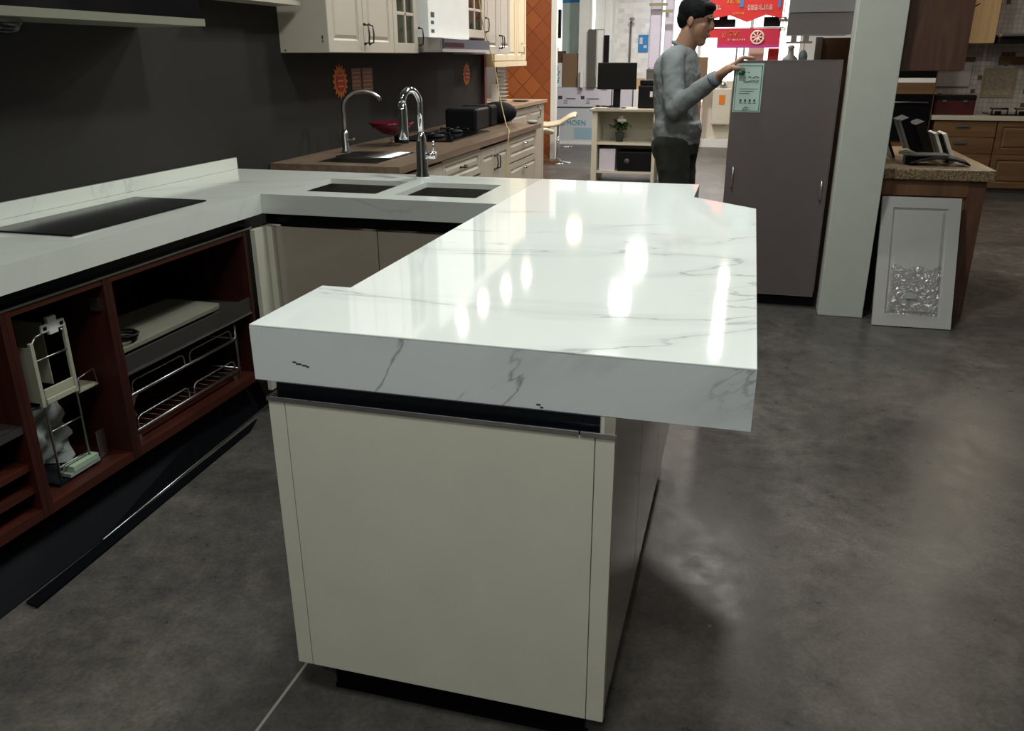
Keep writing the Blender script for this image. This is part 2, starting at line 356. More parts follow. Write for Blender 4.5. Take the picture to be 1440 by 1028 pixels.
def struct(name, mb, m, parent=None, bevel=0):
    o = obj(name, mb, m, parent, bevel)
    if parent is None: o['kind'] = 'structure'
    return o
def B(*a, Mx=None): return MB().box(*a, Mx=Mx)
def placer(x, y, z, deg=0):
    return Matrix.Translation((x, y, z)) @ Matrix.Rotation(math.radians(deg), 4, 'Z')

# ------------------------------------------------------------------ setting
struct('floor', B(-12, 12, -5, 17, -.08, 0), M['floor'])
struct('ceiling', B(-12, 12, -5, 17, 3.3, 3.4), M['ceil'])
struct('trim_1', B(-.013, -.006, -1.4, .10, 0, .0012), M['joint'])
struct('wall_left', B(-1.50, -1.40, -3.2, 6.0, 0, 2.45), M['wall'])
struct('wall_behind', B(-9, 9, -4.2, -4.1, 0, 3.3), mat('grey_store_wall', (.16, .16, .155), .7))
struct('wall_back', MB().box(-12, 12, 13.35, 13.5, 0, .62).box(-12, 12, 13.35, 13.5, 2.6, 3.3).box(-12, -2.6, 13.35, 13.5, .62, 2.6).box(1.62, 12, 13.35, 13.5, .62, 2.6), M['white_wall'])
win = struct('window_1', MB().box(-2.6, -2.54, 13.32, 13.42, .62, 2.6).box(1.56, 1.62, 13.32, 13.42, .62, 2.6).box(-2.6, 1.62, 13.32, 13.42, .60, .66).box(-1.2, -1.15, 13.32, 13.42, .62, 2.6).box(-.02, .03, 13.32, 13.42, .62, 2.6).box(.78, .83, 13.32, 13.42, .62, 2.6), M['white'])
obj('pane', B(-2.54, 1.56, 13.43, 13.45, .62, 2.6), M['window_glow'], win)
struct('wall_right', B(5.4, 5.5, -3, 13.35, 0, 3.3), mat('dim_brown_wall', (.12, .10, .085), .7))
col = tag(obj('square_column', B(1.366, 1.598, 3.386, 3.56, 0, 3.3), M['column'], bevel=.004), 'tall pale greenish white square column between the grey appliance and the leaning door', 'column')

# ------------------------------------------------------------------ ceiling lamps (their own light is built here)
for (x, y, z, r, wt, c, lab) in LAMPS:
    t = thing('ceiling_downlight', lab, 'ceiling light', (x, y, z), 'ceiling downlights')
    obj('housing', MB().lathe([(r+.025, 0), (r+.03, .03), (r+.02, .10)], (x, y, z)), M['white'], t)
    obj('diffuser', MB().lathe([(r, -.012), (r, -.002)], (x, y, z)), M['lampglow'], t)
    ld = bpy.data.lights.new('downlight', 'AREA'); ld.shape = 'DISK'; ld.size = 2*r; ld.energy = wt; ld.color = c
    lo = bpy.data.objects.new('lamp_light', ld); C.objects.link(lo); lo.parent = t; lo.location = (0, 0, -.02)

# ------------------------------------------------------------------ white quartz worktop (one U-shaped piece)
T = .88
wt_ = thing('stone_worktop', 'white veined quartz worktop wrapping from the cooktop run past two sinks to the thick island', 'worktop', (0, .8, T-.12))
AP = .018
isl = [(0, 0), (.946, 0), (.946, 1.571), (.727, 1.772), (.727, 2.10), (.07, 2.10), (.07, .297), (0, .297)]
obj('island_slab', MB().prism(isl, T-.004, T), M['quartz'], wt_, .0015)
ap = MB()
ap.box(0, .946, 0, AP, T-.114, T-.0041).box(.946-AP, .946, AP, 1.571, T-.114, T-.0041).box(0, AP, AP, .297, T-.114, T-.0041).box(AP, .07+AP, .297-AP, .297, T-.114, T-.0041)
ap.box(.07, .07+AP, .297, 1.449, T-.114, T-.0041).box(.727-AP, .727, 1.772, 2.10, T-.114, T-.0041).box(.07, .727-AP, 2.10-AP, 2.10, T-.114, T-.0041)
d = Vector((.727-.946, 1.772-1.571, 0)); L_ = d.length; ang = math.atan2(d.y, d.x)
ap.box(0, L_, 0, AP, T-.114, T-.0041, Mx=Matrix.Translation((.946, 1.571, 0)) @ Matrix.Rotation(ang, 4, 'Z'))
obj('island_apron', ap, M['quartz_front_shaded'], wt_)
H1 = (-.80, -.44, 1.555, 1.893); H2 = (-.362, -.041, 1.55, 1.89)
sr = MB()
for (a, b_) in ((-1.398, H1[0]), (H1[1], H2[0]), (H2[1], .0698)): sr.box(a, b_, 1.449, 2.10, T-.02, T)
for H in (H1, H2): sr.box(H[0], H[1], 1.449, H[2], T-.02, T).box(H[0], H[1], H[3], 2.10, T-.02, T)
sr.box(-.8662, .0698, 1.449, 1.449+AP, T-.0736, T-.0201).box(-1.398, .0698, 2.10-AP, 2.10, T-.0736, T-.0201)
obj('sink_run', sr, M['quartz_left_shaded'], wt_)
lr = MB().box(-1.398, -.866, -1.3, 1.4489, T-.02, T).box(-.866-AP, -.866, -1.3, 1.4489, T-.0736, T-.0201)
obj('cooktop_run', lr, M['quartz_left_shaded'], wt_)
obj('upstand', B(-1.398, -1.380, -1.3, 2.095, T+.0002, T+.051), M['quartz_left_shaded'], wt_, .002)

for (x, z, w_) in [(0.091, 0.81, 0.004), (0.1, 0.807, 0.006), (0.112, 0.805, 0.005), (0.119, 0.803, 0.003), (0.577, 0.775, 0.004), (0.583, 0.77, 0.003)]:
    obj('dark_fleck', MB().box(x-w_, x+w_, -.0004, .0003, z-.0018, z+.0016), M['ink'], wt_)

# sinks
sk = thing('double_sink', 'pair of undermounted stainless steel basins sunk in the white worktop', 'sink', (-.42, 1.7, .6))
for H in (H1, H2):
    x0, x1, y0, y1 = H[0]-.006, H[1]+.006, H[2]-.006, H[3]+.006; zb = .70; zt = T-.021
    m = MB().box(x0-.003, x1+.003, y0-.003, y1+.003, zb-.004, zb).box(x0-.003, x0, y0, y1, zb, zt).box(x1, x1+.003, y0, y1, zb, zt).box(x0-.003, x1+.003, y0-.003, y0, zb, zt).box(x0-.003, x1+.003, y1, y1+.003, zb, zt)
    bs = obj('basin', m, M['sinksteel'], sk)
    obj('drain', MB().lathe([(.045, 0), (.045, .004), (.02, .002)], ((x0+x1)/2, (y0+y1)/2, zb+.0005)), M['chrome'], bs)

# foreground chrome tap
fx, fy = -.43, 2.02
tp = thing('kitchen_tap', 'tall arched chrome pull-out tap standing behind the white sink', 'tap', (fx, fy, T))
obj('body', MB().lathe([(.030, 0), (.030, .006), (.025, .02), (.0235, .12), (.021, .15), (.016, .175), (.012, .19)], (fx, fy, T+.0005)), M['chrome'], tp)
pts = [(fx, fy, T+.185)]+[(fx-.002, fy, T+.27)]
R_ = .030
for k in range(0, 13):
    a = PI*k/12; pts.append((fx-.028+.026*math.cos(a), fy-R_+R_*math.cos(a), T+.305+.052*math.sin(a)))
obj('neck', MB().tube(pts, [.0125]*8+[.014]*3+[.0155]*4, 14), M['chrome'], tp)
ex, ey = pts[-1][0], pts[-1][1]
obj('spray_head', MB().lathe([(.016, .0), (.019, -.03), (.020, -.10), (.021, -.135), (.020, -.145)], (ex, ey, T+.307)), M['chrome'], tp)
obj('nozzle', MB().lathe([(.020, 0), (.021, -.012), (.017, -.014)], (ex, ey, T+.161)), M['black'], tp)
hd = obj('handle', MB().tube([(fx+.015, fy, T+.095), (fx+.062, fy-.004, T+.097)], .0165, 16).tube([(fx+.052, fy-.004, T+.10), (fx+.056, fy-.006, T+.155)], [.0045, .0045], 8), M['chrome'], tp)

# induction hob on the left run
tag(obj('induction_hob', B(-1.262, -.958, .60, 1.245, T+.0004, T+.006), M['black_glass'], bevel=.002), 'flat black glass induction hob set on the white worktop near the left wall', 'hob')

# ------------------------------------------------------------------ open red-brown base cabinets (left run), fronts at x = -.89
XF, XB, ZB, ZT = -.89, -1.38, .165, .757
units = [(-.30, .262, 'open red-brown base cabinet cut by the left photo edge, with dark shelves'),
         (.262, .628, 'open red-brown base cabinet holding the white wire larder rack'),
         (.628, 1.36, 'open red-brown base cabinet under the hob, with a grey shelf and wire baskets')]
for i, (y0, y1, lab) in enumerate(units):
    t = thing('base_cabinet', lab, 'cabinet', (-1.13, (y0+y1)/2, 0), 'open base cabinets of the left run')
    for k, ys in enumerate(((y0, y0+.018), (y1-.018, y1))):
        obj('side_panel', B(XB, XF, ys[0]+.0005, ys[1]-.0005, ZB, ZT), M['redwood'], t)
    obj('bottom_panel', B(XB, XF-.001, y0+.018, y1-.018, ZB, ZB+.028), M['redwood_y'], t)
    obj('back_panel', B(XB, XB+.01, y0+.018, y1-.018, ZB+.028, ZT), M['redwood'], t)
    obj('top_rail', B(XF-.09, XF-.002, y0+.018, y1-.018, ZT-.018, ZT-.0005), M['redwood_y'], t)
    for yy in (y0+.06, y1-.06):
        for xx in (XF-.18, XB+.06):
            obj('foot', MB().lathe([(.024, 0), (.018, .02), (.018, ZB)], (xx, yy, 0), 12), M['black'], t)
    if i == 0:
        for z in (.445, .33, .262):
            sh = obj('shelf', B(XB+.01, XF-.01, y0+.018, y1-.018, z-.016, z), M['greyshelf'] if z > .4 else M['redwood_y'], t)
        obj('shelf_edge', B(XF-.01, XF-.004, y0+.018, y1-.018, .425, .447), M['alu'], t)
    if i == 2:
        obj('shelf', B(XB+.01, XF-.012, y0+.018, y1-.018, .462, .480), M['greyshelf'], t)
        obj('shelf_fascia', B(XF-.012, XF-.004, y0+.018, y1-.018, .438, .500), M['greyshelf'], t)
        obj('shelf_trim', B(XF-.0041, XF-.001, y0+.018, y1-.018, .438, .444), M['alu'], t)
    if i == 1:
        obj('hinge_plate', B(XF-.05, XF-.02, y1-.03, y1-.018, .66, .70), M['alu'], t)
tag(obj('handle_profile', MB().box(-.93, -.915, -.30, 1.40, .762, .805).box(-.915, -.893, -.30, 1.40, .7575, .762), M['dark_rail']), 'dark recessed finger rail under the worktop along the open cabinets', 'rail')
tag(obj('handle_profile', B(-.892, -.888, -.30, 1.40, .7575, .763), M['alu']), 'thin bright metal edge strip along the top of the open cabinets', 'rail')

# pale board lying on the shelf
bd = MB().prism([(-.915, .66), (-.915, 1.17), (-.925, 1.195), (-1.15, 1.20), (-1.20, .66)], .5005, .517)
tag(obj('cut_board', bd, M['beige_board'], bevel=.002), 'pale beige board lying loose on the grey shelf of the open cabinet', 'board')
tag(obj('coiled_cable', MB().tube([(-.955+.03*math.cos(a*.7)*(1+.03*a), .73+.035*math.sin(a*.7), .5225+.0012*a) for a in range(26)], .005, 8), M['black']), 'small black coil of cable lying on the beige board', 'cable')

# pull-out wire baskets
def loop(y0, y1, z0, z1, x, r=.003):
    c = .018; return MB().tube([(x, y0, z0), (x, y0, z1-c), (x, y0+c*.3, z1-c*.3), (x, y0+c, z1), (x, y1-c, z1), (x, y1-c*.3, z1-c*.3), (x, y1, z1-c), (x, y1, z0)], r, 8)
bk = thing('pull_out_basket', 'two-tier chromed wire pull-out basket in the open cabinet under the hob', 'basket', (-1.1, .98, .195))
for (z, h) in ((.355, .045), (.232, .045)):
    fr = MB().tube([(-.925, .672, z), (-.925, 1.27, z)], .0055, 10).tube([(-1.33, .672, z), (-1.33, 1.27, z)], .004, 8).tube([(-.925, .675, z), (-1.33, .675, z)], .004, 8).tube([(-.925, 1.27, z), (-1.33, 1.27, z)], .004, 8)
    tier = obj('tray_frame', fr, M['wire'], bk)
    gr = MB()
    for k in range(15):
        y = .70+k*.04; gr.tube([(-.925, y, z-.006), (-1.33, y, z-.006)], .0016, 6)
    obj('grid', gr, M['darkmetal'], tier)
    for (a, b_) in ((.69, .955), (.985, 1.235)):
        g2 = loop(a, b_, z, z+h, -.925)
        obj('guard_rail', g2, M['wire'], tier)
        obj('guard_rail', loop(a, b_, z, z+h, -1.33), M['wire'], tier)
for x in (-.925, -1.33):
    for dx in (0, .035):
        obj('upright', MB().tube([(x-dx*.2, 1.262+dx*.4, .205), (x-dx*.2, 1.262+dx*.4, .415)], .0035, 8), M['wire'], bk)
for y in (.69, 1.24):
    obj('runner', B(-1.36, -.93, y-.012, y+.012, .1935, .212), M['steel'], bk)
obj('upright', MB().tube([(-1.33, .69, .205), (-1.33, .69, .38)], .0035, 8), M['wire'], bk)
tag(obj('dish_drainer_cup', MB().lathe([(.020, 0), (.022, .004), (.012, .03), (.030, .07), (.033, .075)], (-1.02, .77, .2265+.0065)), M['steel']), 'small metal funnel cup standing in the lower wire basket', 'cup')

# larder rack in the middle opening
lk = thing('larder_rack', 'ivory plastic and wire pull-out larder rack in the narrow open cabinet', 'rack', (-1.0, .43, .193))
fr = MB()
for y in (.378, .497): fr.tube([(-.95, y, .20), (-.95, y, .625), (-.95, y+(.012 if y < .4 else -.012), .64)], .0035, 8)
fr.tube([(-.95, .39, .64), (-.95, .485, .655)], .003, 8).tube([(-.95, .378, .575), (-.95, .497, .575)], .0028, 8).tube([(-.95, .378, .36), (-.95, .497, .36)], .0028, 8).tube([(-.95, .378, .245), (-.95, .497, .245)], .0028, 8)
obj('wire_frame', fr, M['wire'], lk)
obj('side_cheek', MB().box(-1.20, -.95, .372, .376, .45, .615).box(-.955, -.945, .368, .380, .44, .63), M['pvc'], lk, .001)
obj('side_cheek', MB().box(-1.12, -1.02, .487, .491, .46, .65).box(-.955, -.945, .492, .503, .44, .655), M['pvc'], lk, .001)
obj('cross_tray', MB().box(-.965, -.94, .382, .490, .445, .462).box(-.95, -.944, .382, .490, .462, .49), M['pvc'], lk, .002)
br = MB().box(-.952, -.944, .415, .5, .645, .668).box(-.955, -.942, .44, .472, .635, .685)
obj('bracket', br, M['white'], lk, .002)
for yy in (.427, .487): obj('slot', B(-.9438, -.9428, yy-.006, yy+.006, .652, .662), M['black'], lk)
obj('side_tray', MB().box(-1.05, -.95, .505, .585, .43, .436), M['pvc'], lk)
obj('tray_rail', MB().tube([(-.95, .508, .436), (-.95, .512, .475), (-.95, .575, .485), (-.95, .583, .436)], .0022, 6), M['wire'], lk)
obj('runner', B(-1.3, -.94, .36, .50, .1935, .203), M['dark_rail'], lk)
pb = MB(); nx = 12; nz = 14; vs = []
for i in range(nx+1):
    for j in range(nz+1):
        u, v_ = i/nx, j/nz
        y = .352+.15*u+.01*math.sin(v_*6); z = .206+.20*v_-.05*(1-u)*v_; x = -1.02-.045*math.sin(PI*u)+.010*math.sin(9*u+7*v_)+.012*math.cos(17*v_-14*u)+random.uniform(-.008, .008)
        vs.append((x, y, z))
fs = [(i*(nz+1)+j, (i+1)*(nz+1)+j, (i+1)*(nz+1)+j+1, i*(nz+1)+j+1) for i in range(nx) for j in range(nz)]
pb.add(vs, fs, True); pb.add([(x-.03, y, z) for x, y, z in vs], [f[::-1] for f in fs], True)
pb_o = obj('plastic_bag', pb, M['paper']); tag(pb_o, 'crumpled white bag of papers behind the wires of the larder rack', 'bag')
bkx = thing('brochure', 'pale green and white leaflet lying at the foot of the larder rack', 'leaflet', (-.93, .45, .204))
obj('page', B(-.98, -.935, .40, .52, .2045, .215, ), M['paper'], bkx); obj('cover', B(-.975, -.934, .415, .515, .2152, .232), M['green_paper'], bkx)
tag(obj('steel_bracket', MB().box(-.96, -.957, .545, .578, .20, .285).box(-.99, -.957, .545, .578, .196, .20), M['alu']), 'small upright perforated metal bracket beside the larder rack', 'bracket')

# loose plinth boards on the floor
lp = thing('plinth_board', 'long black plinth board with bright metal edge, tipped against the open cabinet feet', 'plinth board', (-.93, .8, 0))
for k, (a, b_) in enumerate([((-.868, .40), (-.940, 1.46)), ((-.850, -.30), (-.868, .40))]):
    pa, pb_, pc_, pd_ = (a[0], a[1], .004), (b_[0], b_[1], .004), (-1.0, b_[1], .150), (-1.0, a[1], .150)
    m = MB().add([pa, pb_, pc_, pd_]+[(x-.010, y, z-.003 if z > .1 else .001) for x, y, z in (pa, pb_, pc_, pd_)], [(0, 1, 2, 3), (7, 6, 5, 4), (0, 4, 5, 1), (1, 5, 6, 2), (2, 6, 7, 3), (3, 7, 4, 0)])
    obj('board', m, M['plinth'], lp)
obj('metal_edge', MB().tube([(-.866, .40, .004), (-.938, 1.46, .004)], .0035, 6), M['alu'], lp)
tag(obj('plinth_strip', MB().add([(-.80, .08, .001), (-.845, .09, .001), (-.900, 1.30, .001), (-.865, 1.20, .001), (-.80, .08, .008), (-.845, .09, .008), (-.900, 1.30, .008), (-.865, 1.20, .008)], [(0, 1, 2, 3), (4, 7, 6, 5), (0, 4, 5, 1), (1, 5, 6, 2), (2, 6, 7, 3), (3, 7, 4, 0)]), M['plinth']), 'narrow black strip lying flat on the floor before the tipped plinth board', 'plinth board')

# ------------------------------------------------------------------ sink base cabinet, front at y = 1.48
scb = thing('sink_cabinet', 'gloss taupe sink base cabinet behind the island, with a dark rail under the worktop', 'cabinet', (-.42, 1.75, 0))
obj('carcass', MB().box(-.85, .06, 1.50, 1.515, .10, .757).box(-.87, .06, 2.055, 2.07, .10, .757).box(-.85, .06, 1.515, 2.055, .10, .12), M['cream'], scb)
for (x0, x1) in ((-.838, -.410), (-.406, .020)):
    obj('door', B(x0, x1, 1.48, 1.498, .10, .754), M['taupe'], scb, .0015)
obj('corner_filler', MB().box(-.888, -.868, 1.385, 1.50, .10, .754).box(-.867, -.842, 1.462, 1.498, .10, .754), M['cream'], scb, .001)
obj('finger_rail', MB().box(-.888, .03, 1.505, 1.515, .758, .806).box(-.888, .03, 1.482, 1.505, .7545, .758), M['dark_rail'], scb)
obj('rail_lip', B(-.888, .03, 1.478, 1.482, .7545, .761), M['chrome'], scb)
obj('plinth', B(-.84, .06, 1.56, 1.575, 0, .10), M['plinth'], scb)

# ------------------------------------------------------------------ island base
ib = thing('island_cabinet', 'cream island base cabinet under the thick white slab, nearest to the viewer', 'cabinet', (.38, .7, 0))
x0, x1, yf, yb = .037, .7205, -.0208, 1.45
zt = .739
obj('end_panel', B(x0+.036, x1-.036, yf, yf+.018, .10, zt-.006), M['cream'], ib, .0008)
obj('stile', B(x0, x0+.0345, yf, yf+.018, .10, zt-.006), M['cream'], ib, .0008)
obj('stile', B(x1-.0345, x1, yf, yf+.018, .10, zt-.006), M['cream'], ib, .0008)
obj('carcass', MB().box(x0+.002, x0+.018, yf+.02, yb, .10, zt-.01).box(x0+.02, x1-.022, yf+.022, yf+.036, .10, .766).box(x1-.045, x1-.024, yf+.036, yb, .10, .766).box(x0+.02, x1-.022, yf+.036, yb, .10, .118), M['cream'], ib)
obj('finger_rail', MB().box(x0+.012, x1-.03, yf+.016, yf+.0215, zt-.004, .766).box(x0+.002, x1-.001, yf+.001, yf+.016, zt-.0065, zt-.0042), M['dark_rail'], ib)
obj('rail_trim', B(x0-.002, x1-.064, yf-.004, yf+.001, zt-.0055, zt+.004), M['chrome'], ib, .001)
obj('rail_trim', B(x1-.062, x1+.001, yf-.004, yf+.001, zt-.0055, zt+.004), M['chrome'], ib, .001)
obj('rail_trim', B(x0-.002, x0+.004, yf+.001, yb, zt-.0055, zt+.002), M['chrome'], ib)
yd = [yf+.019, .47, .96, yb]
for k in range(3):
    obj('side_door', B(x1-.023, x1-.003, yd[k]+.002, yd[k+1]-.002, .10, .764), M['taupe'], ib, .001)
obj('plinth', MB().box(.086, x1-.05, .05, .066, 0, .10).box(x1-.066, x1-.05, .066, yb, 0, .10).box(.086, .102, .066, yb, 0, .10), M['plinth'], ib)
obj('floor_strip', B(.095, x1-.04, .028, .046, .0005, .012), M['plinth'], ib)

# ------------------------------------------------------------------ panelled door helper
def panel_door(root, w_, h_, Mx, m, fw=.055, gl=False, name='door'):
    t_ = .02
    d_ = MB()
    if gl:
        d_.box(0, fw, 0, t_, 0, h_).box(w_-fw, w_, 0, t_, 0, h_).box(fw, w_-fw, 0, t_, 0, fw).box(fw, w_-fw, 0, t_, h_-fw, h_).box(w_/2-.010, w_/2+.010, .002, t_-.002, fw, h_-fw)
        for k in range(1, 4): d_.box(fw, w_-fw, .002, t_-.002, fw+(h_-2*fw)*k/4-.009, fw+(h_-2*fw)*k/4+.009)
        o_ = obj(name, d_, m, root, .002, Mx=Mx)
        obj('glass_pane', B(fw, w_-fw, .009, .012, fw, h_-fw), M['glass'], o_, Mx=Mx)
        return o_
    d_.box(0, fw, 0, t_, 0, h_).box(w_-fw, w_, 0, t_, 0, h_).box(fw, w_-fw, 0, t_, 0, fw).box(fw, w_-fw, 0, t_, h_-fw, h_)
    a = fw; b_ = fw+.010; c_ = fw+.028
    def ring(i0, y0_, i1, y1_):
        o = len(d_.v); q = [(i0, y0_, i0), (w_-i0, y0_, i0), (w_-i0, y0_, h_-i0), (i0, y0_, h_-i0), (i1, y1_, i1), (w_-i1, y1_, i1), (w_-i1, y1_, h_-i1), (i1, y1_, h_-i1)]
        d_.add(q, [(k, (k+1) % 4, 4+(k+1) % 4, 4+k) for k in range(4)])
    ring(a, .002, b_, .010); ring(b_, .010, c_, .001)
    d_.box(c_, w_-c_, .001, .015, c_, h_-c_)
    d_.box(a, w_-a, .0105, .017, a, h_-a)
    return obj(name, d_, m, root, 0, Mx=Mx)
def bar_handle(root, p, L=.10, vert=True, m=None, out=(1, 0), r=.0045):
    x, y, z = p; ox, oy = out; h = MB()
    if vert: pts_ = [(x, y, z), (x+ox*.022, y+oy*.022, z+.006), (x+ox*.026, y+oy*.026, z+L*.5), (x+ox*.022, y+oy*.022, z+L-.006), (x, y, z+L)]
    else:
        ax, ay = (abs(oy), abs(ox)); pts_ = [(x, y, z), (x+ox*.02+ax*.008, y+oy*.02+ay*.008, z), (x+ox*.024+ax*L*.5, y+oy*.024+ay*L*.5, z-.004), (x+ox*.02+ax*(L-.008), y+oy*.02+ay*(L-.008), z), (x+ax*L, y+ay*L, z)]
    h.tube(pts_, r, 8)
    for q in (pts_[0], pts_[-1]): h.ell(q, (.008, .008, .008), 10, 6)
    return obj('handle', h, m or M['darkmetal'], root)

# ------------------------------------------------------------------ second kitchen along the left wall
XW = -1.40; XC = -.70; ZK = .87
bw = thing('brown_worktop', 'brown wood-look worktop running behind the white sink counter along the dark wall', 'worktop', (-1.05, 3.9, ZK-.03))
KY0, KY1 = 2.40, 5.30
SX0, SX1, SY0, SY1 = -1.19, -.86, 2.50, 3.02
wtm = MB().box(XW+.002, SX0, KY0, KY1, ZK-.035, ZK).box(SX1, XC, KY0, KY1, ZK-.035, ZK).box(SX0, SX1, KY0, SY0, ZK-.035, ZK).box(SX0, SX1, SY1, KY1, ZK-.035, ZK)
obj('slab', wtm, M['brown_top'], bw)
bsn = thing('inset_sink', 'dark steel inset sink with a drainer mat in the brown worktop', 'sink', ((SX0+SX1)/2, 2.8, .7))
m = MB().box(SX0, SX1, SY0, SY1, .72, .724); m.box(SX0+.0005, SX0+.004, SY0, SY1, .724, ZK+.002).box(SX1-.004, SX1-.0005, SY0, SY1, .724, ZK+.002).box(SX0, SX1, SY0+.0005, SY0+.004, .724, ZK+.002).box(SX0, SX1, SY1-.004, SY1-.0005, .724, ZK+.002)
obj('basin', m, M['sinksteel'], bsn)
rr = MB()
for k in range(9): rr.tube([(SX0+.005, 2.70+k*.03, ZK+.006), (SX1-.005, 2.70+k*.03, ZK+.006)], .006, 6)
obj('drainer_rack', rr, M['steel'], bsn)
ft = thing('gooseneck_tap', 'slim dull steel gooseneck tap at the brown worktop, left of the chrome one', 'tap', (-1.25, 2.95, ZK))
obj('base', MB().lathe([(.024, 0), (.024, .01), (.019, .02), (.019, .10), (.012, .12)], (-1.25, 2.95, ZK+.0005)), M['steel'], ft)
pts = [(-1.25, 2.95, ZK+.11), (-1.25, 2.95, ZK+.24)]+[(-1.25+.105*(1-math.cos(PI*k/10*.86)), 2.95+.03*(1-math.cos(PI*k/10*.86)), ZK+.24+.085*math.sin(PI*k/10*.86)) for k in range(1, 11)]
obj('spout', MB().tube(pts, .0105, 12), M['steel'], ft)
obj('lever', MB().tube([(-1.235, 2.95, ZK+.06), (-1.19, 2.94, ZK+.075)], .006, 8), M['steel'], ft)

# lower cabinets of second kitchen: doors facing +x
def faceX(x, y, z): return placer(x, y, z, 90)
seq = [(2.44, 3.05, 'door2', 'ivory base cabinet with two panelled doors below the far inset sink'), (3.05, 3.75, 'drawdoor', 'ivory base cabinet with a top drawer, left of the far hob'),
       (3.75, 4.42, 'door2', 'ivory base cabinet with two panelled doors below the far hob'), (4.42, 5.22, 'draw3', 'ivory chest of three drawers at the end of the brown worktop')]
for (a, b_, kind, lab) in seq:
    t = thing('lower_cabinet', lab, 'cabinet', (-1.05, (a+b_)/2, 0), 'ivory base cabinets along the dark wall')
    obj('carcass', MB().box(XW+.02, XC-.045, a+.002, a+.018, .10, ZK-.036).box(XW+.02, XC-.045, b_-.018, b_-.002, .10, ZK-.036).box(XW+.02, XC-.045, a+.018, b_-.018, .10, .118).box(XC-.062, XC-.045, a+.018, b_-.018, .118, ZK-.036 if kind != 'door2' else .70), M['ivory'], t)
    obj('plinth', B(XC-.12, XC-.10, a, b_, 0, .10), M['ivory'], t)
    w_ = b_-a
    if kind == 'door2':
        for k in range(2):
            panel_door(t, w_/2-.006, .70, faceX(XC-.022, a+k*w_/2+.003, .115), M['ivory'])
            bar_handle(t, (XC-.021, a+w_/2+(-.03 if k == 0 else .03), .66), .09)
    elif kind == 'drawdoor':
        panel_door(t, w_-.006, .15, faceX(XC-.022, a+.003, .675), M['ivory'], .035, name='drawer')
        panel_door(t, w_-.006, .545, faceX(XC-.022, a+.003, .115), M['ivory'])
        bar_handle(t, (XC-.021, a+w_/2-.04, .755), .08, False); bar_handle(t, (XC-.021, a+.05, .50), .09)
    else:
        for (z0_, h_) in ((.655, .17), (.395, .25), (.115, .27)):
            panel_door(t, w_-.006, h_, faceX(XC-.022, a+.003, z0_), M['ivory'], .04, name='drawer')
            obj('knob', MB().tube([(XC-.021, a+w_/2-.035, z0_+h_-.06), (XC+.004, a+w_/2-.03, z0_+h_-.06), (XC+.004, a+w_/2+.03, z0_+h_-.06), (XC-.021, a+w_/2+.035, z0_+h_-.06)], .007, 8), M['chrome'], t)

# gas hob and things on the brown worktop
hb = thing('gas_hob', 'black gas hob with pan supports in the brown worktop', 'hob', (-1.05, 4.05, ZK))
obj('glass', B(-1.25, -.86, 3.62, 4.42, ZK+.0004, ZK+.010), M['black_glass'], hb, .002)
for yy in (3.83, 4.20):
    obj('burner', MB().lathe([(.055, 0), (.055, .012), (.03, .022)], (-1.05, yy, ZK+.010)), M['black'], hb)
    g = MB()
    for a in range(4): g.tube([(-1.05+.10*math.cos(a*PI/2), yy+.10*math.sin(a*PI/2), ZK+.012), (-1.05+.10*math.cos(a*PI/2), yy+.10*math.sin(a*PI/2), ZK+.037), (-1.05+.03*math.cos(a*PI/2), yy+.03*math.sin(a*PI/2), ZK+.037)], .005, 6)
    obj('pan_support', g, M['black'], hb)
cs = thing('black_toaster', 'boxy black appliance with a chrome strip on the brown worktop beside the hob', 'appliance', (-1.10, 4.62, ZK))
obj('body', B(-1.22, -.98, 4.48, 4.80, ZK+.0005, ZK+.15), M['black'], cs, .02, seg=3)
obj('trim', B(-1.21, -.985, 4.53, 4.545, ZK+.03, ZK+.152), M['alu'], cs)
tag(obj('black_toaster', B(-1.22, -.98, 4.84, 5.02, ZK+.0005, ZK+.155), M['black'], bevel=.02), 'plain black box appliance behind the one with the chrome strip', 'appliance')
bg = MB().ell((-1.02, 5.17, ZK+.085), (.15, .11, .084), 18, 12)
tag(obj('black_bag', bg, M['violetdark']), 'soft rounded black bag at the far end of the brown worktop', 'bag')
tag(obj('small_black_jar', MB().lathe([(.035, 0), (.035, .05), (.02, .06)], (-1.18, 3.55, ZK+.0005)), M['black']), 'small black jar between the red bowl and the gas hob', 'jar')
rb = thing('fruit_bowl', 'dark red glass bowl on a clear foot standing on the brown worktop', 'bowl', (-1.15, 3.36, ZK))
obj('foot', MB().lathe([(.05, 0), (.045, .006), (.012, .02), (.012, .045), (.03, .06)], (-1.15, 3.36, ZK+.0005)), M['glass'], rb)
obj('bowl', MB().lathe([(.02, .062), (.06, .072), (.11, .105), (.135, .135), (.128, .135), (.10, .107), (.05, .078)], (-1.15, 3.36, ZK), 16), M['redplastic'], rb)
# phone-like white corner of leaflets near the end
tag(obj('white_towel', MB().ell((-.76, 5.24, ZK+.014), (.045, .05, .013), 12, 6), M['paper']), 'small crumpled white cloth on the brown worktop end', 'cloth')

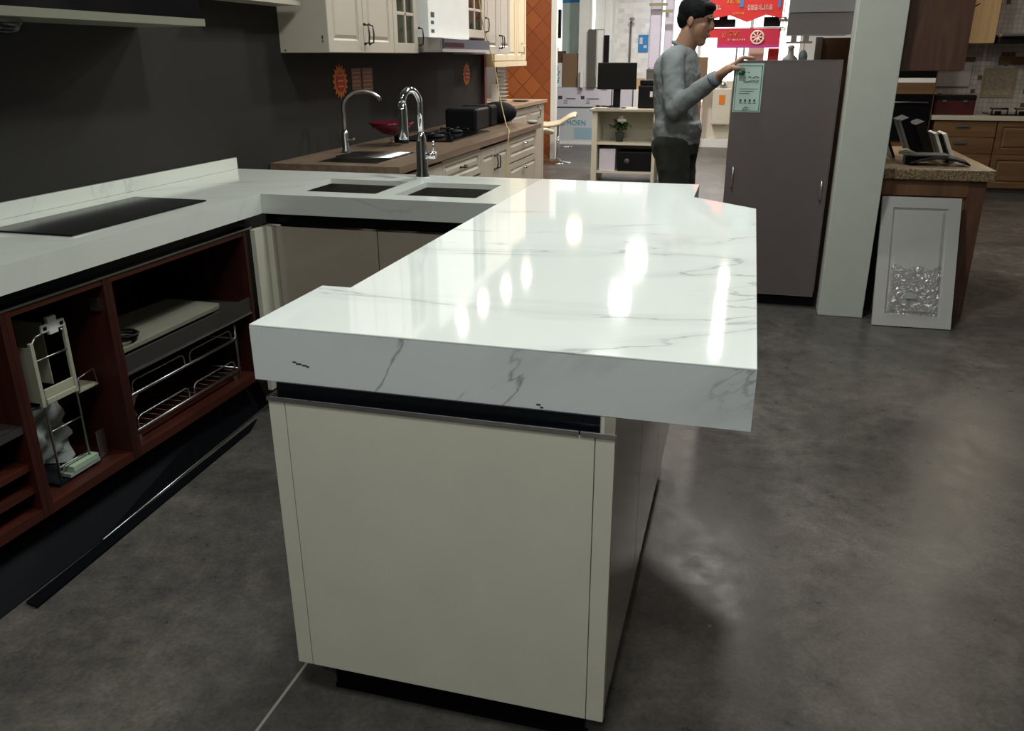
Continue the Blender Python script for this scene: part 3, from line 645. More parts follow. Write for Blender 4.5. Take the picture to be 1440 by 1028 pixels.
# wall price tags
def star(mb, yc, zc, ro, ri, n, x):
    pts_ = []
    for k in range(2*n):
        a = PI*k/n; r_ = ro if k % 2 == 0 else ri; pts_.append((yc+r_*math.cos(a), zc+r_*1.0*math.sin(a)))
    return mb.xprism(pts_, x, x+.002)
for (yc, zc, lab) in ((3.235, 1.235, 'orange sunburst price tag on the dark wall, left of the brown notices'), (5.53, 1.235, 'orange sunburst price tag on the dark wall below the cooker hood')):
    t = thing('price_tag', lab, 'price tag', (XW, yc, zc), 'sunburst price tags')
    obj('sunburst', star(MB(), yc, zc, .098, .072, 16, XW+.0006), M['orange'], t)
    obj('red_centre', star(MB(), yc, zc-.005, .055, .050, 12, XW+.0028), M['red'], t)
    mk = MB()
    for k in range(3): mk.box(XW+.005, XW+.0055, yc-.035, yc+.035, zc+.03-.03*k, zc+.038-.03*k)
    obj('print', mk, M['yellow'], t)
for (a, b_, lab) in ((3.385, 3.515, 'brown printed notice on the dark wall, nearest of the pair'), (3.53, 3.68, 'brown printed notice on the dark wall, farther of the pair')):
    t = thing('wall_notice', lab, 'notice', (XW, a, 1.16), 'brown wall notices')
    obj('sheet', B(XW+.0006, XW+.002, a, b_, 1.155, 1.305), mat('brown_notice', (.16, .065, .035), .5), t)
    mk = MB()
    for k in range(5): mk.box(XW+.0022, XW+.0026, a+.015, b_-.015-.01*(k % 2), 1.18+.024*k, 1.187+.024*k)
    obj('print', mk, M['orange'], t)
tag(obj('wall_trim_post', B(XW+.001, XW+.03, 5.94, 5.995, 0, 2.4), M['darkred']), 'narrow dark red upright at the far end of the charcoal wall', 'post')

# wall cabinets of second kitchen (fronts x=-1.11)
XU = -1.11; ZU = 1.388; ZH = 2.15
def wall_unit(a, b_, doors, lab, gl=False, zb=ZU, m=M['ivory']):
    t = thing('wall_cabinet', lab, 'wall cabinet', (-1.26, (a+b_)/2, zb), 'ivory wall cabinets along the dark wall')
    obj('carcass', MB().box(XW+.001, XU-.022, a, a+.018, zb, ZH).box(XW+.001, XU-.022, b_-.018, b_, zb, ZH).box(XW+.001, XU-.022, a+.018, b_-.018, zb, zb+.018).box(XW+.001, XU-.022, a+.018, b_-.018, ZH-.018, ZH).box(XW+.001, XW+.012, a+.018, b_-.018, zb+.018, ZH-.018), m, t)
    w_ = (b_-a)/doors
    for k in range(doors):
        panel_door(t, w_-.006, ZH-zb-.004, faceX(XU-.02, a+k*w_+.003, zb+.002), m, .055, gl)
    if doors == 2:
        for s_ in (-.028, .028): bar_handle(t, (XU+.001, a+w_+s_, zb+.045), .095)
    else: bar_handle(t, (XU+.001, b_-.03, zb+.045), .10)
    return t
u1 = wall_unit(2.61, 3.42, 2, 'ivory wall cabinet with two panelled doors, nearest on the dark wall')
kh = MB()
for z in (1.435, 1.45, 1.458): kh.box(-1.165, -1.158, 2.6080, 2.6095, z, z+.008)
kh.box(-1.375, -1.368, 2.6080, 2.6095, 1.395, 1.403)
obj('screw_holes', kh, M['ink'], u1)
wall_unit(3.425, 3.80, 1, 'ivory wall cabinet with a glazed lattice door, left of the cooker hood', True)
wall_unit(4.72, 5.19, 1, 'ivory wall cabinet with a glazed lattice door, right of the cooker hood', True, 1.50)
wall_unit(5.20, 5.92, 2, 'ivory wall cabinet with two panelled doors at the far end of the dark wall')
ch = thing('cooker_hood', 'cooker hood with a white box chimney and dark slanted front between wall cabinets', 'cooker hood', (-1.2, 4.25, 1.39))
obj('chimney', B(XW+.001, -1.08, 3.86, 4.66, 1.482, 2.2), M['white'], ch, .004)
obj('chimney_label', MB().box(-1.0798, -1.0785, 3.90, 3.96, 1.60, 1.63).box(-1.0798, -1.0785, 3.90, 3.95, 1.56, 1.58).box(-1.0798, -1.0785, 3.90, 3.955, 1.51, 1.53), M['ink'], ch)
obj('side_frame', MB().box(XW+.001, -1.0, 3.84, 3.846, 1.395, 1.48), M['alu'], ch)
hk = MB().xprism([(3.847, 1.395), (4.85, 1.395), (4.85, 1.47), (3.847, 1.48)], XW+.001, -.99)
obj('canopy', hk, M['alu'], ch, .002)
obj('front_glass', B(-.9898, -.984, 3.86, 4.84, 1.415, 1.474), mat('slate_blue_glass', (.03, .034, .055), .35, 0, .3), ch)
obj('control_panel', B(-.9838, -.982, 3.88, 4.25, 1.424, 1.452), M['black_glass'], ch)

# power cord hanging
cd = [(-1.05, 4.813, 2.3)] + [(-1.05, 4.813, 1.749), (-1.04, 4.975, 1.466), (-1.0, 5.02, 1.291), (-0.93, 4.909, 1.08), (-0.8, 4.624, 0.905), (-0.70, 4.34, 0.890), (-0.676, 4.235, 0.835), (-0.665, 4.144, 0.617)] + [(-.665, 4.144, .25)]
sm = []
for i in range(len(cd)-1):
    for k in range(6):
        t_ = k/6; p0 = Vector(cd[max(i-1, 0)]); p1 = Vector(cd[i]); p2 = Vector(cd[i+1]); p3 = Vector(cd[min(i+2, len(cd)-1)])
        sm.append(.5*((2*p1)+(p2-p0)*t_+(2*p0-5*p1+4*p2-p3)*t_*t_+(3*p1-p0-3*p2+p3)*t_**3))
sm.append(Vector(cd[-1]))
tag(obj('extension_cord', MB().tube(sm, .0035, 6), M['cord']), 'thin yellowish cord hanging from above over the far end of the brown worktop', 'cord')

# black wall cabinet with metal edge above the hob, top left
hc = thing('wall_hood_cabinet', 'black wall cabinet with a brushed metal lower edge at the top left', 'wall cabinet', (-1.25, .5, 1.5))
obj('body', B(XW+.001, -1.105, -.6, 1.56, 1.50, 2.1), M['black_glass'], hc)
obj('lower_edge', B(XW+.001, -1.10, -.6, 1.575, 1.474, 1.4995), mat('dull_metal_edge', (.26, .26, .20), .4, .5), hc)
gb = MB().box(-1.25, -1.15, .66, .78, 1.435, 1.4735)
tag(obj('hanging_glass_block', MB().lathe([(.02, 0), (.05, .008), (.06, .03), (.055, .045)], (-1.2, .74, 1.4285), 16), M['glass']), 'small glass lamp cover under the black wall cabinet', 'lamp cover')
tag(obj('small_wall_shelf', MB().box(XW+.001, -1.25, 1.95, 2.58, 1.600, 1.612).box(XW+.001, -1.25, 1.95, 2.58, 1.6121, 1.62), M['ivory']), 'thin pale shelf on the wall between the black and the ivory wall cabinets', 'shelf')

# ------------------------------------------------------------------ third kitchen farther left
struct('wall_far_left', B(-1.95, -1.85, 6.0, 8.3, 0, 2.45), mat('dim_brown_wall_panel', (.07, .05, .035), .5))
struct('wall_tiled', B(-2.9, -1.803, 10.40, 10.48, 0, 2.6), M['orange_tile'])
struct('trim_2', B(-1.802, -1.73, 10.39, 10.49, 0, 2.6), M['white'])
k3 = thing('far_cabinet', 'ivory base cabinet with a wood top under warm lamps at the end of the aisle', 'cabinet', (-1.5, 6.6, 0))
obj('carcass', B(-1.84, -1.165, 6.02, 7.24, .0, .93), M['ivory'], k3)
panel_door(k3, .60, .82, faceX(-1.143, 6.02, .1), M['ivory'])
panel_door(k3, .60, .82, faceX(-1.143, 6.63, .1), M['ivory'])
bar_handle(k3, (-1.142, 6.98, .80), .10, m=M['alu'], r=.008)
tag(obj('wood_worktop', B(-1.84, -1.115, 6.01, 7.28, .9305, .962), wood('light_brown_worktop', (.30, .20, .12), (.42, .30, .19), 'Y'), bevel=.003), 'light brown worktop of the warm lit far kitchen', 'worktop')
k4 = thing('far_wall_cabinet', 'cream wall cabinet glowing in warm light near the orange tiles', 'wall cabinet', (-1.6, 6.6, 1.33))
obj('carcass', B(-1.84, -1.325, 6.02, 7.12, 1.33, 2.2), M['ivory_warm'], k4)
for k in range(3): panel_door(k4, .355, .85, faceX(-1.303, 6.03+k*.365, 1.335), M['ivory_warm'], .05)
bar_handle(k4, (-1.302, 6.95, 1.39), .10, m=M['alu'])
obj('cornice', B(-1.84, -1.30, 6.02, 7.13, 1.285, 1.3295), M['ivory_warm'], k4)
ul = bpy.data.lights.new('cabinet_lamp', 'POINT'); ul.energy = 6; ul.color = (1, .72, .38); ul.shadow_soft_size = .08
uo = bpy.data.objects.new('cabinet_lamp_light', ul); C.objects.link(uo); uo.parent = k4; uo.location = (.75, .9, .85)
# items on far counter
tag(obj('leaning_tablet', MB().box(-.09, .09, 0, .012, 0, .26, Mx=Matrix.Translation((-1.62, 6.30, .9635)) @ Matrix.Rotation(math.radians(-14), 4, 'X')), M['black']), 'dark flat panel leaning on the far light brown worktop', 'panel')
tag(obj('leaflet_stand', MB().box(-1.48, -1.41, 6.50, 6.51, .9625, 1.13), M['white']), 'white leaflet standing on the far light brown worktop', 'leaflet')
tag(obj('glass_sample', MB().box(-1.66, -1.58, 6.10, 6.12, .9625, 1.20), M['carton']), 'pale upright sample at the left end of the far worktop', 'sample')
st = thing('plate_rack', 'upright rack of stacked white plates on the far worktop', 'plate rack', (-1.45, 6.85, .963))
for k in range(9): obj('plate', MB().lathe([(.02, 0), (.055, .010), (.058, .013), (.03, .006)], (-1.47, 6.85, .9635+k*.036)), M['white'], st)
obj('post', MB().tube([(-1.53, 6.85, .9625), (-1.53, 6.85, 1.28)], .006, 8), M['darkmetal'], st)
for (x, y, r_, lab) in ((-1.50, 6.36, .06, 'small white dish on the far worktop, left of the plate rack'), (-1.26, 6.75, .09, 'flat dark tray at the front of the far worktop')):
    tag(obj('serving_dish', MB().lathe([(r_*.5, 0), (r_, .012), (r_*.95, .014)], (x, y, .9625)), M['white'] if r_ < .08 else M['darkgrey']), lab, 'dish')

# ------------------------------------------------------------------ bar stools
def stool(x, y, lab, rot):
    t = thing('bar_stool', lab, 'stool', (x, y, 0), 'cream bar stools')
    obj('base', MB().lathe([(.19, 0), (.185, .012), (.05, .03), (.025, .06)], (x, y, 0), 28), M['chrome'], t)
    obj('column', MB().lathe([(.022, .055), (.022, .30), (.016, .31), (.016, .53)], (x, y, 0), 14), M['chrome'], t)
    obj('foot_ring', MB().tube([(x+.03*math.cos(rot), y+.03*math.sin(rot), .22)]+[(x+math.cos(rot)*.10+.09*math.cos(a), y+math.sin(rot)*.10+.09*math.sin(a), .22) for a in [rot+PI+2*PI*k/14 for k in range(15)]], .008, 8), M['chrome'], t)
    s_ = MB(); n = 16; vs = []; w2 = .19
    prof = [(-.25, .555), (-.23, .535), (-.15, .53), (-.05, .540), (.03, .560), (.09, .600), (.15, .640), (.22, .662), (.25, .655)]
    for (u, z) in prof:
        for k in range(n+1):
            v_ = -w2+2*w2*k/n; vs.append((x+u*math.cos(rot)-v_*math.sin(rot)*1.0, y+u*math.sin(rot)+v_*math.cos(rot), z+.015-.04*(v_/w2)**2))
    nn = n+1; fs = [(i*nn+k, i*nn+k+1, (i+1)*nn+k+1, (i+1)*nn+k) for i in range(len(prof)-1) for k in range(n)]
    s_.add(vs, fs, True)
    so = obj('seat', s_, mat('cream_seat', (.66, .58, .42), .4), t); sd = so.modifiers.new('solid', 'SOLIDIFY'); sd.thickness = .03
    return t
stool(-1.60, 10.0, 'cream bar stool on a round chrome base, standing clear beside the orange tiles', .15)
stool(-1.70, 8.75, 'cream bar stool half hidden behind the end of the ivory cabinets', 2.6)

# ------------------------------------------------------------------ display desk with monitor
dk = thing('display_desk', 'off-white open display desk with shelves holding a computer, left of the person', 'desk', (-.4, 8.5, 0))
obj('top', B(-.86, .12, 8.26, 8.78, .79, .815), mat('greige_top', (.42, .39, .32), .4), dk, .002)
obj('side_panel', B(-.83, -.77, 8.30, 8.75, 0, .7895), M['offwhite'], dk)
obj('side_panel', B(.03, .09, 8.30, 8.75, 0, .7895), M['offwhite'], dk)
obj('divider', B(-.135, -.10, 8.30, 8.75, 0, .7895), M['offwhite'], dk)
obj('back_panel', B(-.77, .03, 8.735, 8.75, .05, .789), M['offwhite'], dk)
obj('shelf', B(-.769, -.136, 8.32, 8.733, .42, .445), M['offwhite'], dk)
obj('shelf', B(-.769, -.136, 8.32, 8.733, .10, .125), M['offwhite'], dk)
mo = thing('computer_monitor', 'black flat screen monitor turned away on the display desk', 'monitor', (-.58, 8.5, .816))
obj('screen', B(-.80, -.36, 8.40, 8.43, 1.02, 1.305), M['screen'], mo, .006)
obj('stand', B(-.62, -.54, 8.431, 8.46, .83, 1.10), M['black'], mo, .004)
obj('foot', MB().lathe([(.11, 0), (.11, .008), (.03, .014)], (-.58, 8.45, .8155)), M['black'], mo)
tag(obj('document', B(-.80, -.50, 8.27, 8.34, .8155, .825), M['paper']), 'white papers lying on the desk in front of the monitor', 'papers')
tag(obj('desk_cable', MB().tube([(-.72+.10*math.cos(a), 8.45+.035*math.sin(a), .835+.006*math.sin(3*a)) for a in [k*.45 for k in range(18)]], .006, 6), M['black']), 'tangle of dark cable on the desk below the monitor', 'cable')
pr = thing('black_printer', 'bulky black printer on the display desk, right of the monitor', 'printer', (-.28, 8.5, .816))
obj('body', MB().prism([(-.34, 8.46), (-.14, 8.44), (-.10, 8.72), (-.36, 8.74)], .8157, 1.06), M['black'], pr, .012)
obj('lid', MB().prism([(-.33, 8.49), (-.15, 8.47), (-.12, 8.68), (-.34, 8.70)], 1.061, 1.12), M['black'], pr, .012)
obj('sticker', B(-.205, -.175, 8.436, 8.440, .94, 1.0), M['lilacwhite'], pr)
pt = thing('potted_flower', 'small dark leaved plant with white blossom in a dark pot on the desk shelf', 'plant', (-.53, 8.45, .446))
obj('pot', MB().lathe([(.038, 0), (.052, .09), (.055, .10), (.048, .10)], (-.53, 8.45, .4455)), M['ink'], pt)
lf = MB(); random.seed(3)
for k in range(60):
    a = random.uniform(0, 2*PI); b_ = random.uniform(.1, 1.15); r_ = random.uniform(.05, .15)
    c = Vector((-.53+r_*math.cos(a)*math.sin(b_), 8.45+r_*.8*math.sin(a)*math.sin(b_), .56+r_*math.cos(b_)*.95))
    e = Matrix.Rotation(a, 3, 'Z') @ Matrix.Rotation(random.uniform(-.9, .9), 3, 'Y')
    lf.ell(c, (.032, .018, .004), 8, 5, Mx=e)
for k in range(7): lf.tube([(-.53, 8.45, .52), (-.53+.06*math.cos(k), 8.45+.06*math.sin(k), .62)], .003, 5)
obj('foliage', lf, M['leaf'], pt)
fl = MB()
for k in range(16):
    a = random.uniform(0, 2*PI); r_ = random.uniform(0, .05); fl.ell((-.50+r_*math.cos(a), 8.38+r_*.5*math.sin(a), .69+random.uniform(-.025, .035)), (.022, .014, .020), 8, 5)
obj('blossom', fl, M['petal'], pt)
tag(obj('file_box', MB().box(-.745, -.56, 8.36, 8.66, .1255, .37), M['lilacwhite']), 'pale lilac file box on the lower desk shelf', 'box')
cc = thing('black_case', 'black computer case on the floor under the desk, right of the file box', 'computer', (-.35, 8.4, .126))
obj('case_body', B(-.53, -.145, 8.34, 8.68, .1255, .345), M['black'], cc, .01)
obj('badge', MB().lathe([(.03, 0), (.03, .003)], (-.42, 8.335, .24), 16, 'Y'), M['darkgrey'], cc)

# ------------------------------------------------------------------ background displays
def simple(name, label, cat, m, *boxes, group=None, bevel=0):
    b_ = MB()
    for q in boxes: b_.box(*q)
    return tag(obj(name, b_, m, bevel=bevel), label, cat, group)
lb = thing('shipping_carton', 'huge pale carton with teal lettering, lowest of the boxes behind the stool', 'carton', (-1.7, 12.7, 0))
obj('box', B(-2.6, -.96, 12.6, 12.96, .046, .575), M['carton'], lb)
obj('pallet_edge', B(-2.6, -.96, 12.58, 12.96, 0, .045), M['white'], lb)
obj('teal_band', B(-1.90, -1.0, 12.596, 12.5995, .09, .27), mat('pale_teal_print', (.30, .46, .54), .6), lb)
def text(name, s_, size, loc, m, parent, rot=(PI/2, 0, 0), ext=.001):
    cu = bpy.data.curves.new(name, 'FONT'); cu.body = s_; cu.size = size; cu.extrude = ext; cu.space_character = 1.05
    o = bpy.data.objects.new('tmp_text', cu); C.objects.link(o)
    dg = bpy.context.evaluated_depsgraph_get(); me = bpy.data.meshes.new_from_object(o.evaluated_get(dg)); bpy.data.objects.remove(o)
    org = Vector((0, 0, 0)); par = parent
    while par is not None: org += par.location; par = par.parent
    q = bpy.data.objects.new(name, me); C.objects.link(q); q.parent = parent; q.location = Vector(loc)-org; q.rotation_euler = rot
    me.materials.clear(); me.materials.append(m); return q
text('lettering', 'MOEN', .112, (-2.035, 12.595, .31), M['teal'], lb)
lg = MB().tube([(-2.10+.040*math.cos(a), 12.597, .345+.036*math.sin(a)) for a in [k*2*PI/16 for k in range(17)]], .007, 6).box(-2.125, -2.075, 12.594, 12.5995, .337, .35)
obj('logo', lg, M['teal'], lb)
for i, (a, b_) in enumerate(((-2.6, -1.30), (-1.28, -.96))):
    t = thing('long_carton', ['long lilac white carton with small printed icons on top of the pale carton', 'lilac white carton behind the monitor on top of the pale carton'][i], 'carton', ((a+b_)/2, 12.75, .58))
    obj('box', B(a, b_, 12.6, 12.96, .60, .865), M['lilac'], t)
    obj('shadow_strip', B(a, b_, 12.605, 12.96, .5755, .5995), M['ink'], t)  # dark strip standing in for the shadow line between the stacked cartons
    for (dx, w_, h_) in ((.33, .0, .0), (.42, .07, .05), (.55, .16, .012), (.80, .06, .05), (.90, .20, .012)):
        if a+dx+w_ < b_-.02 and w_ > 0:
            mk = MB(); mk.box(a+dx, a+dx+w_, 12.596, 12.5995, .72, .72+h_)
            for k in range(3): mk.box(a+dx+.09, a+dx+.09+w_*1.0, 12.597, 12.5996, .69-.02*k, .696-.02*k) if w_ < .1 else None
            obj('printed_icon', mk, M['ink'], t)
    obj('lid', B(a, b_, 12.62, 12.96, .8655, .90), M['carton'], t)
simple('cardboard_box', 'tall brown cardboard box standing on the long lilac carton', 'box', M['cardboard'], (-2.13, -1.865, 12.66, 12.95, .9005, 1.42))
simple('cardboard_box', 'dark brown cardboard box behind the small picture, left of the tall one', 'box', M['cardboard2'], (-2.36, -2.135, 12.70, 12.95, .905, 1.46))
pf = thing('picture_panel', 'small teal and white patterned picture panel leaning on the dark brown box', 'picture', (-2.2, 12.65, .905))
obj('panel', B(-2.30, -2.14, 12.66, 12.69, .905, 1.28), M['white'], pf)
mk = MB(); random.seed(5)
for k in range(16): 
    a, b_ = random.uniform(-2.28, -2.19), random.uniform(.95, 1.22); mk.box(a, a+random.uniform(.01, .03), 12.656, 12.6595, b_, b_+random.uniform(.02, .07))
obj('pattern', mk, M['teal'], pf)
pp = thing('display_board', 'pale blue-green display board with a blue header, behind the boxes', 'display board', (-1.98, 13.0, .9))
obj('board', B(-2.22, -1.88, 13.0, 13.03, .905, 2.20), M['palepanel'], pp); obj('header', B(-2.22, -1.88, 12.99, 13.03, 2.2005, 2.34), M['blue'], pp)
simple('fabric_roll', 'dark violet rolled fabric hanging at the left of the display boards', 'fabric', M['violetdark'], (-2.42, -2.24, 12.95, 13.05, 1.66, 2.1), (-2.34, -2.32, 12.99, 13.01, 2.1, 3.3))
simple('crimson_box', 'small dark red box on the shelf at far left of the display boards', 'box', M['darkred'], (-2.42, -2.26, 12.8, 12.95, 1.4605, 1.52))
simple('white_post', 'white square post between the pale board and the tile displays', 'post', M['white'], (-1.86, -1.70, 12.62, 12.9, .905, 2.6))
simple('stone_slab', 'dark grey stone slab sample standing right of the white post', 'stone sample', M['darkgrey'], (-1.695, -1.57, 12.55, 12.60, .905, 1.78))
wf = thing('mirror_panel', 'narrow white framed panel beside the dark grey slab', 'panel', (-1.5, 12.6, .905))
obj('frame', MB().box(-1.565, -1.555, 12.60, 12.62, .905, 1.78).box(-1.455, -1.445, 12.60, 12.62, .905, 1.78).box(-1.555, -1.455, 12.60, 12.62, 1.77, 1.78), M['alu'], wf)
obj('sheet', B(-1.555, -1.455, 12.605, 12.615, .905, 1.77), M['white'], wf)
simple('black_post', 'black narrow post rising behind the monitor', 'post', M['violetdark'], (-1.44, -1.36, 12.55, 12.6, .905, 1.69))
simple('white_vase', 'white slim vase shape standing on the carton before the white post', 'vase', M['white'], (-1.80, -1.745, 12.50, 12.55, .905, 1.20))
simple('sample_stack', 'low stack of pinkish samples on the cartons beside the slab', 'samples', M['pinkprint'], (-1.70, -1.50, 12.64, 12.8, .905, 1.06))
td = thing('tile_display', 'tall white stone tile display wall behind the monitor', 'tile display', (-1.0, 13.0, 0))
obj('tiles', B(-1.34, -.76, 13.0, 13.05, .9, 2.5), M['white_tile'], td); obj('frame', MB().box(-1.36, -1.34, 12.98, 13.06, 0, 2.5).box(-.76, -.74, 12.98, 13.06, 0, 2.5).box(-1.34, -.76, 12.99, 13.05, 0, .9), M['white'], td)
td2 = thing('tile_display', 'white tile display wall left of the black post, paler and plainer', 'tile display', (-1.5, 13.1, 0))
obj('tiles', B(-1.69, -1.37, 13.1, 13.15, .9, 2.5), M['white'], td2); obj('grout_lines', MB().box(-1.69, -1.37, 13.096, 13.099, 1.6, 1.61).box(-1.53, -1.525, 13.096, 13.099, .9, 2.5), M['offwhite'], td2)
gp = thing('shower_pole', 'thin grey shower pole in front of the stone tile display', 'shower', (-1.07, 12.9, .9))
obj('pole', MB().tube([(-1.07, 12.9, .9), (-1.07, 12.9, 1.9)], .016, 8), M['greysteel'], gp); obj('head', MB().ell((-1.05, 12.86, 1.93), (.05, .05, .03)), M['alu'], gp)
bp_ = thing('blue_poster', 'small blue poster on the white tile display', 'poster', (-.87, 12.98, 1.45))
obj('sheet', B(-.95, -.79, 12.975, 12.985, 1.44, 1.70), M['blue'], bp_); obj('print', MB().box(-.93, -.88, 12.970, 12.9745, 1.56, 1.66).box(-.86, -.81, 12.970, 12.9745, 1.50, 1.54), M['lilac'], bp_)
simple('wood_shelf_end', 'light wood block at the foot of the tile display', 'block', M['beigewood'], (-.93, -.78, 12.7, 12.9, .8805, 1.04))
simple('display_plinth', 'white low plinth carrying the tile samples behind the desk', 'plinth', M['white'], (-.94, -.76, 12.62, 12.97, 0, .88))
simple('lilac_column', 'lilac white round-cornered column just left of the person', 'column', M['lilacwhite'], (-.72, -.55, 12.5, 12.7, 1.19, 3.0), bevel=.02)
simple('lilac_column', 'narrower lilac white column behind the shoulder of the person', 'column', M['lilacwhite'], (-.50, -.37, 12.55, 12.75, 0, 3.0), bevel=.02)
simple('grey_cabinet', 'grey cabinet with a dark top band under the lilac column', 'cabinet', M['darkgrey'], (-.735, -.53, 12.48, 12.75, 0, 1.15), (-.735, -.52, 12.47, 12.76, 1.15, 1.185))
simple('ceiling_bracket', 'green and brown bracket sign hanging above the lilac columns', 'bracket', mat('olive_sign', (.25, .25, .10), .6), (-.72, -.45, 12.3, 12.36, 2.09, 2.13), (-.52, -.36, 12.2, 12.26, 1.99, 2.03))
hs = thing('water_heater', 'white wall box heater with an orange label behind the arm of the person', 'heater', (.44, 12.6, .3))
obj('casing', B(.31, .60, 12.60, 12.80, .35, .90), M['offwhite'], hs, .02); obj('orange_label', B(.41, .50, 12.592, 12.599, .66, .80), M['orange'], hs)
obj('flue', MB().lathe([(.05, 0), (.05, .08), (.03, .09)], (.45, 12.7, .9005)), M['steel'], hs)
obj('pipes', MB().tube([(.36, 12.7, .31), (.36, 12.7, .36)], .012, 6).tube([(.5, 12.7, .31), (.5, 12.7, .36)], .012, 6), M['steel'], hs)
simple('white_partition', 'white low partition carrying the heater', 'partition', M['offwhite'], (.14, 1.62, 12.81, 12.95, 0, 1.0))
simple('skirting_step', 'white step at the foot of the low partition', 'step', M['white'], (.14, 1.62, 12.60, 12.805, 0, .12))
simple('red_post', 'thin red post beside the back of the person', 'post', M['red'], (.10, .135, 12.55, 12.6, 0, .95))
simple('cardboard_sample', 'brown box on a stand behind the chest of the person', 'box', M['cardboard'], (.04, .20, 12.4, 12.55, 1.05, 1.36), (.10, .13, 12.45, 12.48, 0, 1.05))
# red banners
def glyphs(mb, x0, x1, zc, h, y, n, dens=5):
    w_ = (x1-x0)/n
    for i in range(n):
        a = x0+i*w_+w_*.1; b_ = x0+(i+1)*w_-w_*.1
        for k in range(dens):
            if random.random() < .5: z = random.uniform(zc-h/2, zc+h/2); mb.box(a, b_, y, y+.002, z, z+h*.12)
            else: x = random.uniform(a, b_-w_*.1); mb.box(x, x+w_*.12, y, y+.002, zc-h/2, zc+h/2)
    return mb
random.seed(11)
bn = thing('hanging_banner', 'large red sale banner with white characters and a pointed lower edge', 'banner', (.7, 10, 1.77))
obj('cloth', MB().yprism([(.20, 2.35), (1.18, 2.35), (1.17, 1.80), (.98, 1.84), (.76, 1.76), (.55, 1.84), (.30, 1.80), (.20, 1.86)], 10.0, 10.006), M['red'], bn)
obj('white_characters', glyphs(MB(), .74, 1.05, 1.925, .06, 9.994, 7), M['pinkprint'], bn)
obj('white_characters', glyphs(MB(), .32, .44, 1.93, .05, 9.994, 3), M['pinkprint'], bn)
obj('orange_print', glyphs(glyphs(MB(), .50, .66, 2.0, .045, 9.994, 5), .58, .72, 1.86, .02, 9.994, 6, 3), M['yellow'], bn)
obj('blue_shapes', MB().box(.66, .70, 9.992, 9.996, 1.93, 2.05).box(1.11, 1.14, 9.992, 9.996, 1.92, 2.05), M['blue'], bn)
bl = thing('hanging_banner', 'lower crimson banner strip with a round wheel emblem', 'banner', (.8, 10, 1.46))
obj('cloth', B(.42, 1.17, 10.02, 10.026, 1.465, 1.69), M['crimson'], bl); obj('cloth_tail', B(.27, .42, 10.03, 10.036, 1.585, 1.69), M['red'], bl)
obj('magenta_hem', B(.42, 1.17, 10.012, 10.018, 1.465, 1.50), M['magenta'], bl)
obj('rod', MB().tube([(.25, 10.02, 1.697), (1.2, 10.02, 1.697)], .006, 6).tube([(.27, 10.02, 1.697), (.27, 10.02, 3.3)], .002, 5).tube([(1.19, 10.02, 1.697), (1.19, 10.02, 3.3)], .002, 5), M['alu'], bl)
whl = MB().tube([(.90+.075*math.cos(a), 10.008, 1.585+.075*math.sin(a)) for a in [k*2*PI/20 for k in range(21)]], .012, 6)
for k in range(8): whl.tube([(.90, 10.008, 1.585), (.90+.075*math.cos(k*PI/4), 10.008, 1.585+.075*math.sin(k*PI/4))], .010, 6)
obj('wheel_emblem', whl, M['pinkprint'], bl)
obj('printed_characters', glyphs(glyphs(MB(), .47, .52, 1.62, .07, 10.010, 2), .56, .68, 1.63, .06, 10.010, 4), M['orange'], bl)
obj('pale_print', glyphs(MB(), .54, .76, 1.56, .02, 10.010, 8, 3), M['pinkprint'], bl)
simple('garment_bundle', 'dark bundle hanging between the two red banners at left', 'garment', M['violetdark'], (.30, .62, 10.1, 10.2, 1.71, 1.80), (.42, .52, 10.1, 10.2, 1.80, 1.90), (.465, .475, 10.145, 10.155, 1.90, 3.3))
simple('garment_bundle', 'dark bundle hanging between the two red banners at right', 'garment', M['violetdark'], (.96, 1.16, 10.1, 10.2, 1.71, 1.82), (1.055, 1.065, 10.145, 10.155, 1.82, 3.3))
simple('red_stand', 'red display stand below the crimson banner', 'stand', M['red'], (1.05, 1.18, 10.3, 10.4, 0, 1.46))
simple('pink_display_box', 'pale pink printed box beside the red display stand', 'box', M['pinkprint'], (.82, 1.0, 10.35, 10.5, 1.0, 1.47), (.88, .94, 10.4, 10.45, 0, 1.0))
for (x, lab) in ((.66, 'left one of two thin dark poles under the crimson banner'), (.75, 'right one of two thin dark poles under the crimson banner')):
    tag(obj('thin_pole', MB().tube([(x, 10.3, 0), (x, 10.3, 1.47)], .011, 8), M['darkgrey']), lab, 'pole')
chn = thing('chandelier', 'small crystal pendant lamp hanging by the edge of the grey upper panel', 'pendant lamp', (1.19, 9.9, 1.9))
obj('cord', MB().tube([(1.19, 9.9, 3.29), (1.19, 9.9, 1.80)], .004, 6), M['alu'], chn)
cr = MB()
for k in range(14):
    a = k*2*PI/7; r_ = .045 if k < 7 else .03; cr.ell((1.19+r_*math.cos(a), 9.9+r_*math.sin(a), 1.76-(k//7)*.09), (.014, .014, .03), 8, 6)
obj('crystals', cr, M['glass'], chn); obj('cup', MB().lathe([(.05, 0), (.055, .03), (.02, .05)], (1.19, 9.9, 1.76)), M['alu'], chn)
sp = thing('cooker_hood_display', 'small dark chimney hood on a white stand seen above the grey appliance', 'cooker hood', (1.28, 9.0, 1.3))
obj('stand', B(1.20, 1.48, 8.95, 9.2, 0, 1.30), M['white'], sp)
obj('hood', MB().lathe([(.085, 1.3005), (.08, 1.34), (.035, 1.38), (.03, 1.44), (.04, 1.46), (.02, 1.48)], (1.28, 9.07, 0), 16), M['darkgrey'], sp)
tag(obj('dark_kettle', MB().lathe([(.045, 1.3005), (.05, 1.36), (.04, 1.40), (.015, 1.43)], (1.415, 9.07, 0), 16), M['ink']), 'dark kettle shape beside the small chimney hood', 'kettle')
